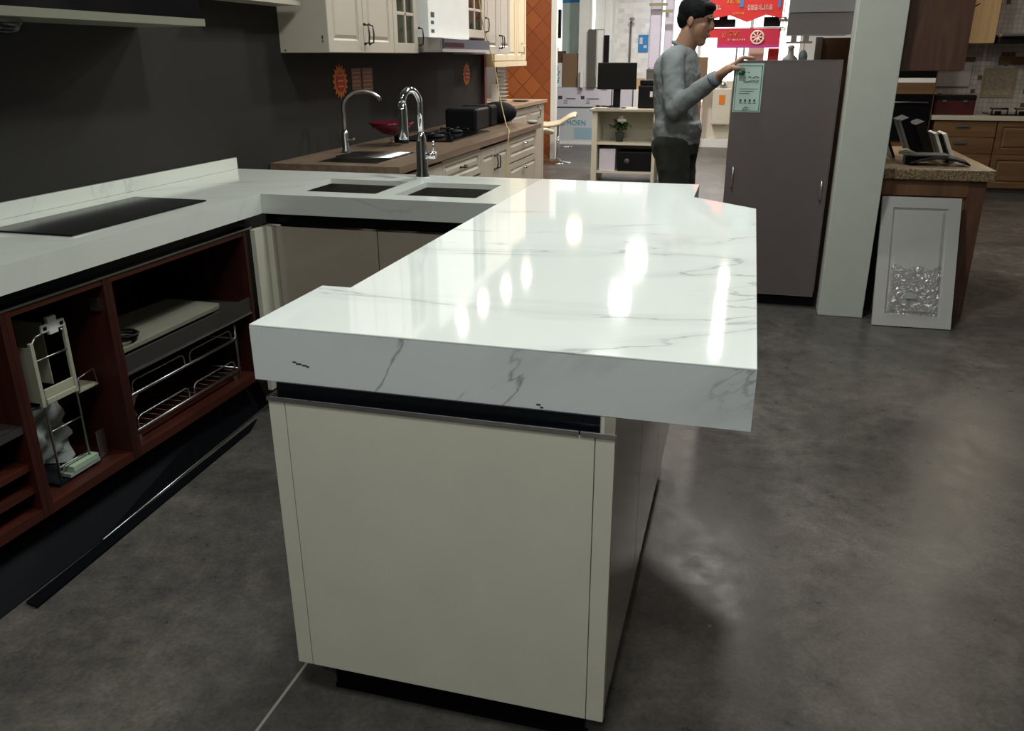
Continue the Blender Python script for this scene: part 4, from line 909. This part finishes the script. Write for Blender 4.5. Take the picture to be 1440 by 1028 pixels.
simple('grey_shelf', 'grey double shelf above the small chimney hood', 'shelf', M['darkgrey'], (1.22, 1.50, 9.1, 9.2, 1.50, 1.52), (1.27, 1.33, 9.1, 9.2, 1.52, 1.62), (1.40, 1.46, 9.1, 9.2, 1.52, 1.62))

# ------------------------------------------------------------------ grey appliance, upper steel door and side panel
ga = thing('tall_grey_cabinet', 'tall grey metallic cabinet with a mint sticker, held at its corner by the person', 'cabinet', (1.08, 3.7, 0))
obj('body', B(.80, 1.335, 3.524, 3.90, .072, 1.338), mat('dark_cabinet_side', (.06, .05, .045), .5), ga)
obj('front_panel', B(.795, 1.335, 3.50, 3.522, .072, 1.340), M['greysteel'], ga, .001)
obj('edge_trim', MB().box(.794, 1.3385, 3.498, 3.524, 1.3405, 1.3435).box(1.3355, 1.3385, 3.498, 3.524, .10, 1.3404).box(.795, 1.335, 3.4975, 3.4998, .072, .0745), M['alu'], ga)
obj('plinth', B(.82, 1.35, 3.56, 3.88, 0, .0715), M['black'], ga)
obj('handle', MB().tube([(.835, 3.499, .67), (.835, 3.478, .68), (.835, 3.478, .78), (.835, 3.499, .79)], .005, 8), M['alu'], ga)
obj('handle', MB().tube([(1.306, 3.499, .62), (1.306, 3.478, .63), (1.306, 3.478, .72), (1.306, 3.499, .73)], .005, 8), M['alu'], ga)
skr = obj('sticker', B(.803, .947, 3.4962, 3.4978, 1.078, 1.327), M['stickerpale'], ga)
obj('green_border', MB().box(.809, .941, 3.4952, 3.496, 1.083, 1.086).box(.809, .941, 3.4952, 3.496, 1.313, 1.316).box(.809, .812, 3.4952, 3.496, 1.083, 1.316).box(.937, .941, 3.4952, 3.496, 1.083, 1.316), M['green'], skr)
random.seed(21); mk = MB()
glyphs(mk, .868, .928, 1.257, .010, 3.4945, 5, 4); glyphs(mk, .845, .928, 1.235, .013, 3.4945, 8, 4)
for k in range(3): mk.box(.830, .925-.02*k, 3.4950, 3.4958, 1.197-.012*k, 1.199-.012*k)
for k in range(4): mk.box(.836+.024*k, .846+.024*k, 3.4950, 3.4958, 1.133, 1.145); mk.box(.833+.024*k, .850+.024*k, 3.4950, 3.4958, 1.124, 1.127)
glyphs(mk, .858, .885, 1.102, .007, 3.4945, 4, 4); glyphs(mk, .850, .895, 1.092, .006, 3.4945, 5, 4); mk.box(.868, .875, 3.4950, 3.4958, 1.277, 1.284)
obj('printed_characters', mk, M['ink'], skr)
us = thing('upper_steel_cabinet', 'brushed grey upper cabinet over the tall grey cabinet, beside the column', 'wall cabinet', (1.2, 3.7, 1.46))
obj('body', B(1.055, 1.364, 3.575, 3.9, 1.468, 3.0), M['greysteel'], us)
obj('door', B(1.048, 1.364, 3.55, 3.573, 1.468, 1.572), M['greysteel'], us, .001)
obj('door', B(1.048, 1.364, 3.545, 3.573, 1.574, 2.4), mat('lighter_brushed_door', (.24, .22, .22), .35, .3), us, .001)
obj('edge_trim', MB().box(1.0445, 1.0478, 3.548, 3.575, 1.466, 2.4).box(1.0445, 1.364, 3.547, 3.575, 1.4640, 1.4675), M['alu'], us)
simple('brown_side_panel', 'dark brown upright panel behind the gap between the grey cabinets', 'panel', M['cardboard2'], (1.235, 1.62, 4.05, 4.07, 0, 1.46))
simple('brown_side_panel', 'taupe narrow upright at the left edge of the dark brown panel', 'panel', mat('taupe_upright', (.16, .13, .11), .6), (1.225, 1.262, 4.03, 4.048, 0, 1.464))

# ------------------------------------------------------------------ granite topped cabinet, leaning door, things on top
gc = thing('wooden_counter_cabinet', 'brown wooden counter cabinet under the speckled granite top, right of the column', 'cabinet', (1.9, 4.1, 0))
obj('carcass', B(1.64, 2.05, 3.58, 4.70, 0, .739), M['oakz'], gc)
obj('end_panel', B(2.05, 2.135, 3.567, 4.70, 0, .739), M['walnut'], gc, .002)
obj('top_rail', B(1.60, 2.049, 3.562, 3.579, .655, .739), M['oakz'], gc)
obj('dark_front', B(1.615, 1.66, 3.555, 3.5615, 0, .65), M['black'], gc)
tag(obj('granite_worktop', B(1.605, 2.165, 3.535, 4.77, .7395, .80), M['granite'], bevel=.008), 'brown speckled granite worktop on the wooden counter cabinet', 'worktop')
# leaning cabinet door
ang = math.atan2(.24, .651); Lh = math.hypot(.24, .651)
MD = Matrix.Translation((1.633, 3.262, .004)) @ Matrix.Rotation(math.radians(1.5), 4, 'Z') @ Matrix.Rotation(-ang, 4, 'X')
ld_ = thing('loose_cabinet_door', 'white panelled cabinet door leaning on the wooden counter, clear plastic on its lower half', 'cabinet door', (1.83, 3.27, 0))
W_ = .39
panel_door(ld_, W_, Lh, MD, mat('pale_grey_white_door', (.43, .415, .395), .35), .058, name='panel_frame')
fm = MB(); nx, nz = 18, 18; random.seed(4); vs = []
for i in range(nx+1):
    for j in range(nz+1):
        vs.append((.07+(W_-.14)*i/nx+.004*random.uniform(-1, 1), -.003-.006*random.random(), .06+.26*j/nz+.01*math.sin(i*.8)*(j/nz)))
fm.add(vs, [(i*(nz+1)+j, (i+1)*(nz+1)+j, (i+1)*(nz+1)+j+1, i*(nz+1)+j+1) for i in range(nx) for j in range(nz)])
obj('plastic_film', fm, M['film'], ld_, Mx=MD)
obj('white_label', MB().box(.150, .205, -.0125, -.0118, .15, .18), M['paper'], ld_, Mx=MD)
# walnut wall cabinet over it
wn = thing('walnut_wall_cabinet', 'dark walnut wall cabinet hanging right of the column', 'wall cabinet', (1.75, 3.7, 1.29))
obj('body', B(1.60, 1.905, 3.522, 3.86, 1.29, 2.3), M['walnut'], wn)
obj('door', B(1.60, 1.912, 3.50, 3.5205, 1.292, 2.3), M['walnut'], wn, .001)
obj('hanging_hook', MB().tube([(1.912, 3.52, 1.585), (1.935, 3.51, 1.60)], .003, 6), M['black'], wn)
# dark sample panels on the granite
def lean(x, y, w_, h_, tx, ty, m, name, lab, th=.014, z=.801, rz=0, cat='sample panel'):
    Mx = Matrix.Translation((x, y, z+.002)) @ Matrix.Rotation(math.radians(rz), 4, 'Z') @ Matrix.Rotation(math.radians(ty), 4, 'Y') @ Matrix.Rotation(math.radians(-tx), 4, 'X')
    return tag(obj(name, B(0, w_, 0, th, 0, h_), m, Mx=Mx, bevel=.001), lab, cat)
M['darkpanel'] = mat('dark_olive_panel', (.016, .015, .012), .5, 0, .2)
lean(1.720, 3.98, .015, .30, 0, -24, M['darkpanel'], 'slab_sample', 'dark panel leaning left beside the column on the granite top', .30, cat='sample panel')
lean(1.810, 3.95, .012, .24, 0, -24, M['paper'], 'slab_sample', 'thin white edged panel leaning on the dark panel beside the column', .02)
lean(1.820, 3.96, .05, .23, 0, -24, M['black'], 'slab_sample', 'thick black panel leaning in the middle of the granite top', .26)
lean(1.890, 3.93, .05, .21, 0, -24, M['darkpanel'], 'slab_sample', 'dark olive panel leaning behind the white edged books', .24)
lean(1.965, 3.86, .014, .165, 0, -24, M['offwhite'], 'catalogue', 'white edged catalogue leaning, left one of the pair on the granite top', .20, cat='book')
lean(2.005, 3.83, .017, .165, 0, -24, M['offwhite'], 'catalogue', 'white edged catalogue leaning, right one of the pair on the granite top', .20, cat='book')
lean(1.982, 3.87, .02, .16, 0, -24, M['black'], 'catalogue', 'black catalogue squeezed between the two white edged ones', .19, cat='book')
tr = thing('dark_tray', 'black tray with a bowed side lying on the granite top before the catalogues', 'tray', (1.9, 3.75, .8))
vs = []; n = 14
for i in range(n+1):
    u = i/n; x = 1.76+.30*u
    for (y, dz) in ((3.66, .0), (3.80, .012)): vs.append((x, y, .805+.032*math.sin(PI*u)+dz))
trm = MB().add(vs, [(2*i, 2*i+2, 2*i+3, 2*i+1) for i in range(n)], True)
to = obj('sheet', trm, M['black'], tr); s_ = to.modifiers.new('solid', 'SOLIDIFY'); s_.thickness = .006; s_.offset = 1
obj('flat_plate', B(1.735, 1.96, 3.70, 3.83, .848, .856), M['darkgrey'], tr); obj('block', B(1.745, 1.80, 3.72, 3.80, .8005, .8478), M['black'], tr)
tag(obj('white_tool', MB().tube([(1.715, 3.74, .862), (1.74, 3.73, .875), (1.79, 3.72, .862)], [.012, .012, .005], 10).tube([(1.72, 3.74, .8565), (1.715, 3.76, .858)], .006, 6), M['pvc']), 'small white tool lying on the dark plate by the column', 'tool')

# ------------------------------------------------------------------ right background kitchen
YK = 8.10
rt = thing('tall_oven_housing', 'tall oak housing with a black built-in oven, half hidden by the column', 'oven cabinet', (2.4, 8.4, 0))
obj('carcass', MB().box(2.05, 2.66, 8.122, 8.7, 0, 2.5), M['oakz'], rt)
obj('oven_front', B(2.06, 2.645, 8.10, 8.1215, .55, 1.00), M['black_glass'], rt); obj('oven_handle', MB().tube([(2.10, 8.085, .925), (2.61, 8.085, .925)], .008, 8), M['alu'], rt)
obj('wood_band', B(2.06, 2.65, 8.10, 8.1215, 1.005, 1.11), M['oak'], rt); obj('white_band', B(2.06, 2.645, 8.098, 8.1215, 1.112, 1.155), M['white'], rt)
obj('microwave_front', B(2.06, 2.645, 8.10, 8.1215, 1.157, 1.22), M['black_glass'], rt); obj('upper_door', B(2.06, 2.65, 8.10, 8.1215, 1.222, 2.4), M['walnut'], rt)
xs = [(2.70, 3.27, 'draw'), (3.275, 3.84, 'doors'), (3.845, 4.4, 'draw')]
for i, (a, b_, kd) in enumerate(xs):
    t = thing('oak_base_cabinet', ['oak base cabinet with three drawers beneath the maroon case', 'oak base cabinet with panelled fronts beneath the small gas hob', 'oak base cabinet at the far right end of the drawer kitchen'][i], 'cabinet', ((a+b_)/2, 8.4, 0), 'oak base cabinets at the back right')
    obj('carcass', B(a, b_, YK+.022, 8.65, .10, .757), M['oak'], t); obj('plinth', B(a, b_, YK+.06, 8.6, 0, .0995), M['darkgrey'], t)
    if kd == 'draw':
        for (z0_, h_) in ((.597, .155), (.437, .155), (.105, .327)):
            dr = obj('drawer', B(a+.003, b_-.003, YK, YK+.02, z0_, z0_+h_), M['oak'], t, .002)
            if z0_ > .4: obj('handle', MB().box(a+.20, a+.32, YK-.02, YK-.012, z0_+h_*.62, z0_+h_*.62+.022), M['alu'], dr)
    else:
        panel_door(t, b_-a-.006, .315, placer(a+.003, YK, .437), M['oak'], .05, name='drawer'); panel_door(t, b_-a-.006, .327, placer(a+.003, YK, .105), M['oak'], .05, name='drawer')
tag(obj('pale_worktop', B(2.665, 4.42, YK-.02, 8.70, .7575, .80), mat('cream_stone', (.50, .47, .38), .35), bevel=.004), 'cream stone worktop of the oak drawer kitchen at the back right', 'worktop')
struct('wall_mosaic', B(2.0, 5.4, 8.705, 8.8, 0, 2.6), M['mosaic'])
random.seed(9)
tf = thing('framed_tile', 'large beige framed tile panel on the mosaic wall above the small gas hob', 'tile panel', (3.3, 8.7, 1.0))
obj('frame', MB().box(3.20, 3.51, 8.698, 8.7045, .95, .975).box(3.20, 3.51, 8.698, 8.7045, 1.215, 1.24).box(3.20, 3.225, 8.698, 8.7045, .975, 1.215).box(3.485, 3.51, 8.698, 8.7045, .975, 1.215), mat('tan_border', (.30, .24, .16), .5), tf)
obj('field', B(3.225, 3.485, 8.700, 8.7045, .975, 1.215), speckle('sand_tile', [(.34, .29, .20), (.40, .34, .25), (.30, .25, .17)], 60), tf)
sqs = MB()
for k in range(60):
    a, z = random.uniform(2.75, 4.2), random.uniform(.82, 2.2)
    if 3.18 < a < 3.52 and .93 < z < 1.26: continue
    a = round(a/.045)*.045+.002; z = round(z/.045)*.045+.002; sqs.box(a, a+.041, 8.7015, 8.7045, z, z+.041)
o_ = obj('brown_mosaic_accents', sqs, mat('brown_accent_tile', (.10, .06, .04), .4)); tag(o_, 'scattered small dark brown square tiles in the mosaic wall', 'tiles'); o_['kind'] = 'stuff'
simple('tile_strip', 'orange tile strip on the mosaic wall under the walnut cabinet', 'tile strip', M['oak'], (2.98, 3.10, 8.70, 8.7045, 1.30, 1.35), (3.32, 3.80, 8.70, 8.7045, 1.27, 1.35))
simple('plain_tile_board', 'plain pale tile board behind the maroon case', 'tile board', mat('pale_pinkish_tile', (.42, .38, .38), .4), (2.72, 3.08, 8.68, 8.698, 1.06, 1.29))
mc = thing('maroon_case', 'maroon case with two metal clasps standing on the cream worktop', 'case', (2.88, 8.3, .8))
obj('body', B(2.69, 3.07, 8.22, 8.36, .8005, .985), M['maroon'], mc, .01); obj('lid_band', B(2.688, 3.072, 8.215, 8.365, .94, .992), M['black'], mc, .01)
obj('clasp', B(2.76, 2.80, 8.205, 8.214, .925, .945), M['alu'], mc); obj('clasp', B(2.95, 2.99, 8.205, 8.214, .925, .945), M['alu'], mc)
gh = thing('small_gas_hob', 'small gas hob on the cream worktop at the right edge', 'hob', (3.4, 8.35, .8))
obj('plate', B(3.22, 3.66, 8.20, 8.55, .8005, .815), M['black_glass'], gh)
for x in (3.32, 3.54): obj('pan_support', MB().tube([(x-.07, 8.38, .86), (x-.07, 8.30, .86), (x+.07, 8.30, .86), (x+.07, 8.38, .86)], .009, 6).tube([(x-.07, 8.30, .815), (x-.07, 8.30, .86)], .008, 6).tube([(x+.07, 8.30, .815), (x+.07, 8.30, .86)], .008, 6).lathe([(.03, .815), (.03, .835)], (x, 8.36, 0)), M['darkmetal'], gh)
bu = thing('maple_wall_cabinet', 'pale maple wall cabinet behind the edge of the walnut one', 'wall cabinet', (3.0, 8.4, 1.5))
obj('body', B(2.70, 3.165, 8.38, 8.70, 1.475, 2.4), M['beigewood'], bu); obj('door', B(2.70, 2.93, 8.36, 8.379, 1.477, 2.4), M['beigewood'], bu, .002); obj('door', B(2.935, 3.165, 8.36, 8.379, 1.477, 2.4), M['beigewood'], bu, .002)
h2 = thing('slim_cooker_hood', 'slim dark cooker hood with a steel lip at the right edge', 'cooker hood', (3.5, 8.4, 1.47))
obj('body', B(3.185, 3.8, 8.22, 8.70, 1.475, 1.535), M['black'], h2); obj('lip', B(3.18, 3.8, 8.18, 8.70, 1.5355, 1.555), M['alu'], h2)

# ------------------------------------------------------------------ the person
V = Vector
def person():
    px, py = .475, 3.97
    t = thing('person', 'person in a grey sweatshirt and dark olive trousers touching the tall grey cabinet', 'person', (px, py, 0))
    # facing mostly +x, turned slightly to the camera
    fa = math.radians(-12); f = V((math.cos(fa), math.sin(fa), 0)); s = V((-f.y, f.x, 0))   # s = towards his left (far side, +y)
    hip = V((.475, 3.97, .90)); ch = V((.462, 3.97, 1.22)); nb = V((.475, 3.97, 1.40))
    shR = V((.440, 3.79, 1.335)); elR = V((.475, 3.72, 1.085)); wrR = V((.715, 3.575, 1.262))
    shL = V((.465, 4.14, 1.335)); elL = V((.46, 4.20, 1.07)); wrL = V((.50, 4.185, .83))
    knR = V((.50, 3.87, .47)); anR = V((.47, 3.87, .085)); knL = V((.52, 4.05, .47)); anL = V((.50, 4.06, .085))
    def torso(mb, g, z0=.86):
        rings = []
        for (z, cx, d_, w_) in ((.86, .478, .122, .165), (.93, .478, .125, .165), (1.0, .470, .118, .160), (1.10, .460, .116, .165), (1.20, .458, .122, .180), (1.28, .452, .120, .190), (1.34, .455, .108, .180), (1.385, .462, .082, .135), (1.41, .468, .060, .075)):
            rings.append((V((cx, 3.97, z)), f*(d_+g), s*(w_+g)))
        mb.loft(rings, 28)
    def limb(mb, pts_, rs, g=0): 
        P_ = []; R_2 = []
        for i in range(len(pts_)-1):
            for k in range(6):
                P_.append(pts_[i].lerp(pts_[i+1], k/6)); R_2.append(rs[i]+(rs[i+1]-rs[i])*k/6+g)
        P_.append(pts_[-1]); R_2.append(rs[-1]+g); mb.tube(P_, R_2, 18)
        for p_, r_ in zip(pts_, rs): mb.ell(p_, (r_+g,)*3, 14, 10)
    # ---- body (one continuous skin surface)
    b = MB(); torso(b, -.012)
    limb(b, [shR, elR, wrR], [.052, .042, .030]); limb(b, [shL, elL, wrL], [.052, .038, .025])
    limb(b, [hip+s*-.085, knR, anR], [.080, .052, .034]); limb(b, [hip+s*.085, knL, anL], [.080, .052, .034])
    for an_ in (anR, anL): b.ell(an_+V((.06, -.01, -.045)), (.115, .042, .035))
    # neck and head; head tilted forward/down, looking at the cabinet
    hc_ = V((.552, 3.955, 1.560))
    limb(b, [V((.470, 3.97, 1.37)), V((.525, 3.96, 1.50))], [.068, .062])
    tilt = Matrix.Rotation(math.radians(12), 3, 'Y')
    HR = Matrix.Rotation(math.radians(-14), 3, 'Z') @ tilt
    def hp(x, y, z): return hc_ + HR @ V((x*1.03, y*1.03, z if z > 0 else z*1.22))
    b.ell(hp(-.012, 0, .028), (.096, .076, .088), 24, 16, Mx=HR)
    b.ell(hp(.020, 0, -.030), (.068, .062, .090), 20, 14, Mx=HR)
    b.ell(hp(.050, 0, -.088), (.030, .032, .026), 14, 10, Mx=HR)          # chin
    b.ell(hp(.030, 0, -.075), (.050, .046, .030), 14, 10, Mx=HR)          # jaw
    b.ell(hp(.078, 0, .028), (.014, .050, .012), 12, 8, Mx=HR)            # brow
    b.loft([(hp(.078, 0, .020), HR @ V((.010, 0, 0)), HR @ V((0, .010, 0))), (hp(.092, 0, -.005), HR @ V((.012, 0, 0)), HR @ V((0, .013, 0))), (hp(.096, 0, -.022), HR @ V((.013, 0, 0)), HR @ V((0, .018, 0))), (hp(.088, 0, -.032), HR @ V((.010, 0, 0)), HR @ V((0, .012, 0)))], 12)
    b.ell(hp(.080, 0, -.050), (.014, .024, .007), 10, 8, Mx=HR); b.ell(hp(.077, 0, -.062), (.013, .020, .007), 10, 8, Mx=HR)
    b.ell(hp(.050, -.036, -.018), (.024, .018, .024), 12, 8, Mx=HR); b.ell(hp(.050, .036, -.018), (.024, .018, .024), 12, 8, Mx=HR)
    for sg in (-1, 1): b.ell(hp(-.012, sg*.074, -.008), (.017, .009, .031), 12, 10, Mx=HR)
    # right hand: palm, four fingers over the top edge, thumb on the front face
    hd_ = (V((.800, 3.512, 1.335))-wrR).normalized()
    pc = wrR+hd_*.055
    side = V((.35, -.80, .30)).normalized(); side = (side-hd_*side.dot(hd_)).normalized(); nrm = hd_.cross(side)
    b.loft([(wrR, side*.030, nrm*.025), (wrR+hd_*.03, side*.038, nrm*.026), (wrR+hd_*.065, side*.044, nrm*.022), (wrR+hd_*.090, side*.042, nrm*.016)], 16)
    kn = wrR+hd_*.085
    tips = [[kn+side*.026, V((.838, 3.492, 1.356)), V((.868, 3.502, 1.353)), V((.886, 3.512, 1.350))],
            [kn+side*.009, V((.838, 3.513, 1.358)), V((.872, 3.524, 1.355)), V((.893, 3.534, 1.351))],
            [kn-side*.009, V((.830, 3.534, 1.357)), V((.862, 3.548, 1.355)), V((.882, 3.556, 1.351))],
            [kn-side*.026, V((.820, 3.554, 1.355)), V((.845, 3.566, 1.353)), V((.860, 3.572, 1.350))]]
    for q, r_ in zip(tips, (.0102, .0106, .0102, .009)): b.tube(q, [r_*1.1, r_, r_*.95, r_*.8], 10); b.ell(q[-1], (r_*.8,)*3, 8, 6); b.ell(q[1], (r_,)*3, 8, 6)
    th = [wrR+hd_*.028+side*.022, V((.790, 3.478, 1.305)), V((.822, 3.476, 1.302)), V((.843, 3.482, 1.298))]
    b.tube(th, [.019, .015, .0125, .010], 10); b.ell(th[1], (.0115,)*3, 8, 6); b.ell(th[-1], (.0085,)*3, 8, 6)
    # left hand, relaxed
    dl = V((.2, -.05, -1)).normalized(); sl = V((0, 1, 0)); sl = (sl-dl*sl.dot(dl)).normalized(); nl = dl.cross(sl)
    b.loft([(wrL, sl*.024, nl*.020), (wrL+dl*.04, sl*.034, nl*.017), (wrL+dl*.085, sl*.038, nl*.012)], 14)
    for k in range(4):
        q0 = wrL+dl*.082+sl*(.027-.018*k); q1 = q0+dl*.034-nl*.008; q2 = q1+(dl*.6-nl*.5)*.03; b.tube([q0, q1, q2], [.0088, .008, .0065], 8)
    q0 = wrL+dl*.03-sl*.022; b.tube([q0, q0+dl*.03-sl*.022, q0+dl*.055-sl*.028], [.013, .0105, .008], 8)
    bo = obj('body', b, M['skin'], t)
    rm = bo.modifiers.new('remesh', 'REMESH'); rm.mode = 'VOXEL'; rm.voxel_size = .0042; rm.use_smooth_shade = True
    so_ = bo.modifiers.new('smooth', 'SMOOTH'); so_.factor = .5; so_.iterations = 3
    # ---- sweatshirt
    sh = MB(); torso(sh, .012)
    sh.loft([(V((.479, 3.97, .905)), f*.140, s*.182), (V((.479, 3.97, .94)), f*.146, s*.188), (V((.474, 3.97, .99)), f*.142, s*.182)], 28)
    limb(sh, [shR, elR, wrR-(wrR-elR).normalized()*.035], [.072, .062, .044]); limb(sh, [shL, elL, wrL-(wrL-elL).normalized()*.02], [.070, .054, .036])
    limb(sh, [V((.455, 3.90, 1.36)), shR], [.070, .066]); limb(sh, [V((.455, 4.04, 1.36)), shL], [.070, .066])
    sh.ell(V((.475, 3.745, 1.08)), (.058, .056, .060))
    sho = obj('sweatshirt', sh, M['shirt'], t)
    rm = sho.modifiers.new('remesh', 'REMESH'); rm.mode = 'VOXEL'; rm.voxel_size = .007; rm.use_smooth_shade = True
    so_ = sho.modifiers.new('smooth', 'SMOOTH'); so_.factor = .6; so_.iterations = 6
    tx = bpy.data.textures.new('fold_noise', 'CLOUDS'); tx.noise_scale = .085
    dp = sho.modifiers.new('folds', 'DISPLACE'); dp.texture = tx; dp.strength = .020; dp.mid_level = .5
    obj('cuff', MB().tube([wrR-(wrR-elR).normalized()*.045, wrR-(wrR-elR).normalized()*.012], [.0455, .039], 18), M['collar'], t)
    cl_ = []
    for k in range(21):
        a = 2*PI*k/20; cl_.append(V((.480, 3.968, 1.422))+f*.060*math.cos(a)+s*.064*math.sin(a)+V((0, 0, -.022*math.cos(a))))
    obj('collar', MB().tube(cl_, .010, 10, cap=False), M['collar'], t)
    # ---- trousers
    tr_ = MB()
    tr_.loft([(V((.478, 3.97, .80)), f*.128, s*.172), (V((.480, 3.97, .88)), f*.132, s*.174), (V((.479, 3.97, .935)), f*.124, s*.166)], 26)
    limb(tr_, [hip+s*-.082+V((0, 0, -.03)), knR, anR+V((0, 0, .03))], [.112, .082, .066]); limb(tr_, [hip+s*.082+V((0, 0, -.03)), knL, anL+V((0, 0, .03))], [.112, .082, .066])
    tr_.ell(V((.395, 3.84, .865)), (.050, .030, .055)); tr_.ell(V((.41, 3.96, .84)), (.085, .12, .10))
    tro = obj('trousers', tr_, M['trousers'], t)
    rm = tro.modifiers.new('remesh', 'REMESH'); rm.mode = 'VOXEL'; rm.voxel_size = .008; rm.use_smooth_shade = True
    so_ = tro.modifiers.new('smooth', 'SMOOTH'); so_.factor = .6; so_.iterations = 5
    dp = tro.modifiers.new('folds', 'DISPLACE'); dp.texture = tx; dp.strength = .016; dp.mid_level = .5
    for an_ in (anR, anL): obj('shoe', MB().ell(an_+V((.055, -.01, -.040)), (.140, .052, .045)).box(an_.x-.07, an_.x+.18, an_.y-.05, an_.y+.03, 0, .018), M['shoe'], t)
    # ---- hair
    hr = MB()
    hr.ell(hp(-.022, 0, .046), (.104, .086, .086), 24, 16, Mx=HR)
    hr.ell(hp(-.062, 0, .005), (.058, .072, .072), 20, 14, Mx=HR)
    hr.ell(hp(.038, 0, .082), (.050, .064, .030), 18, 12, Mx=HR)
    for sg in (-1, 1): hr.ell(hp(-.008, sg*.066, .030), (.030, .016, .035), 12, 8, Mx=HR)
    ho = obj('hair', hr, M['hair'], t)
    rm = ho.modifiers.new('remesh', 'REMESH'); rm.mode = 'VOXEL'; rm.voxel_size = .005; rm.use_smooth_shade = True
    tx2 = bpy.data.textures.new('hair_noise', 'CLOUDS'); tx2.noise_scale = .02
    dp = ho.modifiers.new('tufts', 'DISPLACE'); dp.texture = tx2; dp.strength = .005; dp.mid_level = .5
    for sg in (-1, 1):
        obj('eye', MB().ell(hp(.078, sg*.030, .008), (.0075, .011, .0045), 12, 8, Mx=HR), M['eye'], t)
        obj('eyebrow', MB().tube([hp(.084, sg*.014, .030), hp(.082, sg*.032, .034), hp(.070, sg*.050, .028)], [.003, .0042, .0025], 6), M['hair'], t)
    obj('lips', MB().ell(hp(.088, 0, -.055), (.009, .020, .006), 10, 8, Mx=HR), M['lip'], t)
    return t
person()
tag(obj('green_marker', MB().tube([(.836, 3.470, 1.284), (.846, 3.472, 1.292)], .016, 14).tube([(.820, 3.470, 1.281), (.850, 3.470, 1.281)], .012, 12), mat('green_sponge', (.015, .11, .075), .6)), 'small dark green pad pinched under the thumb of the person', 'pad')
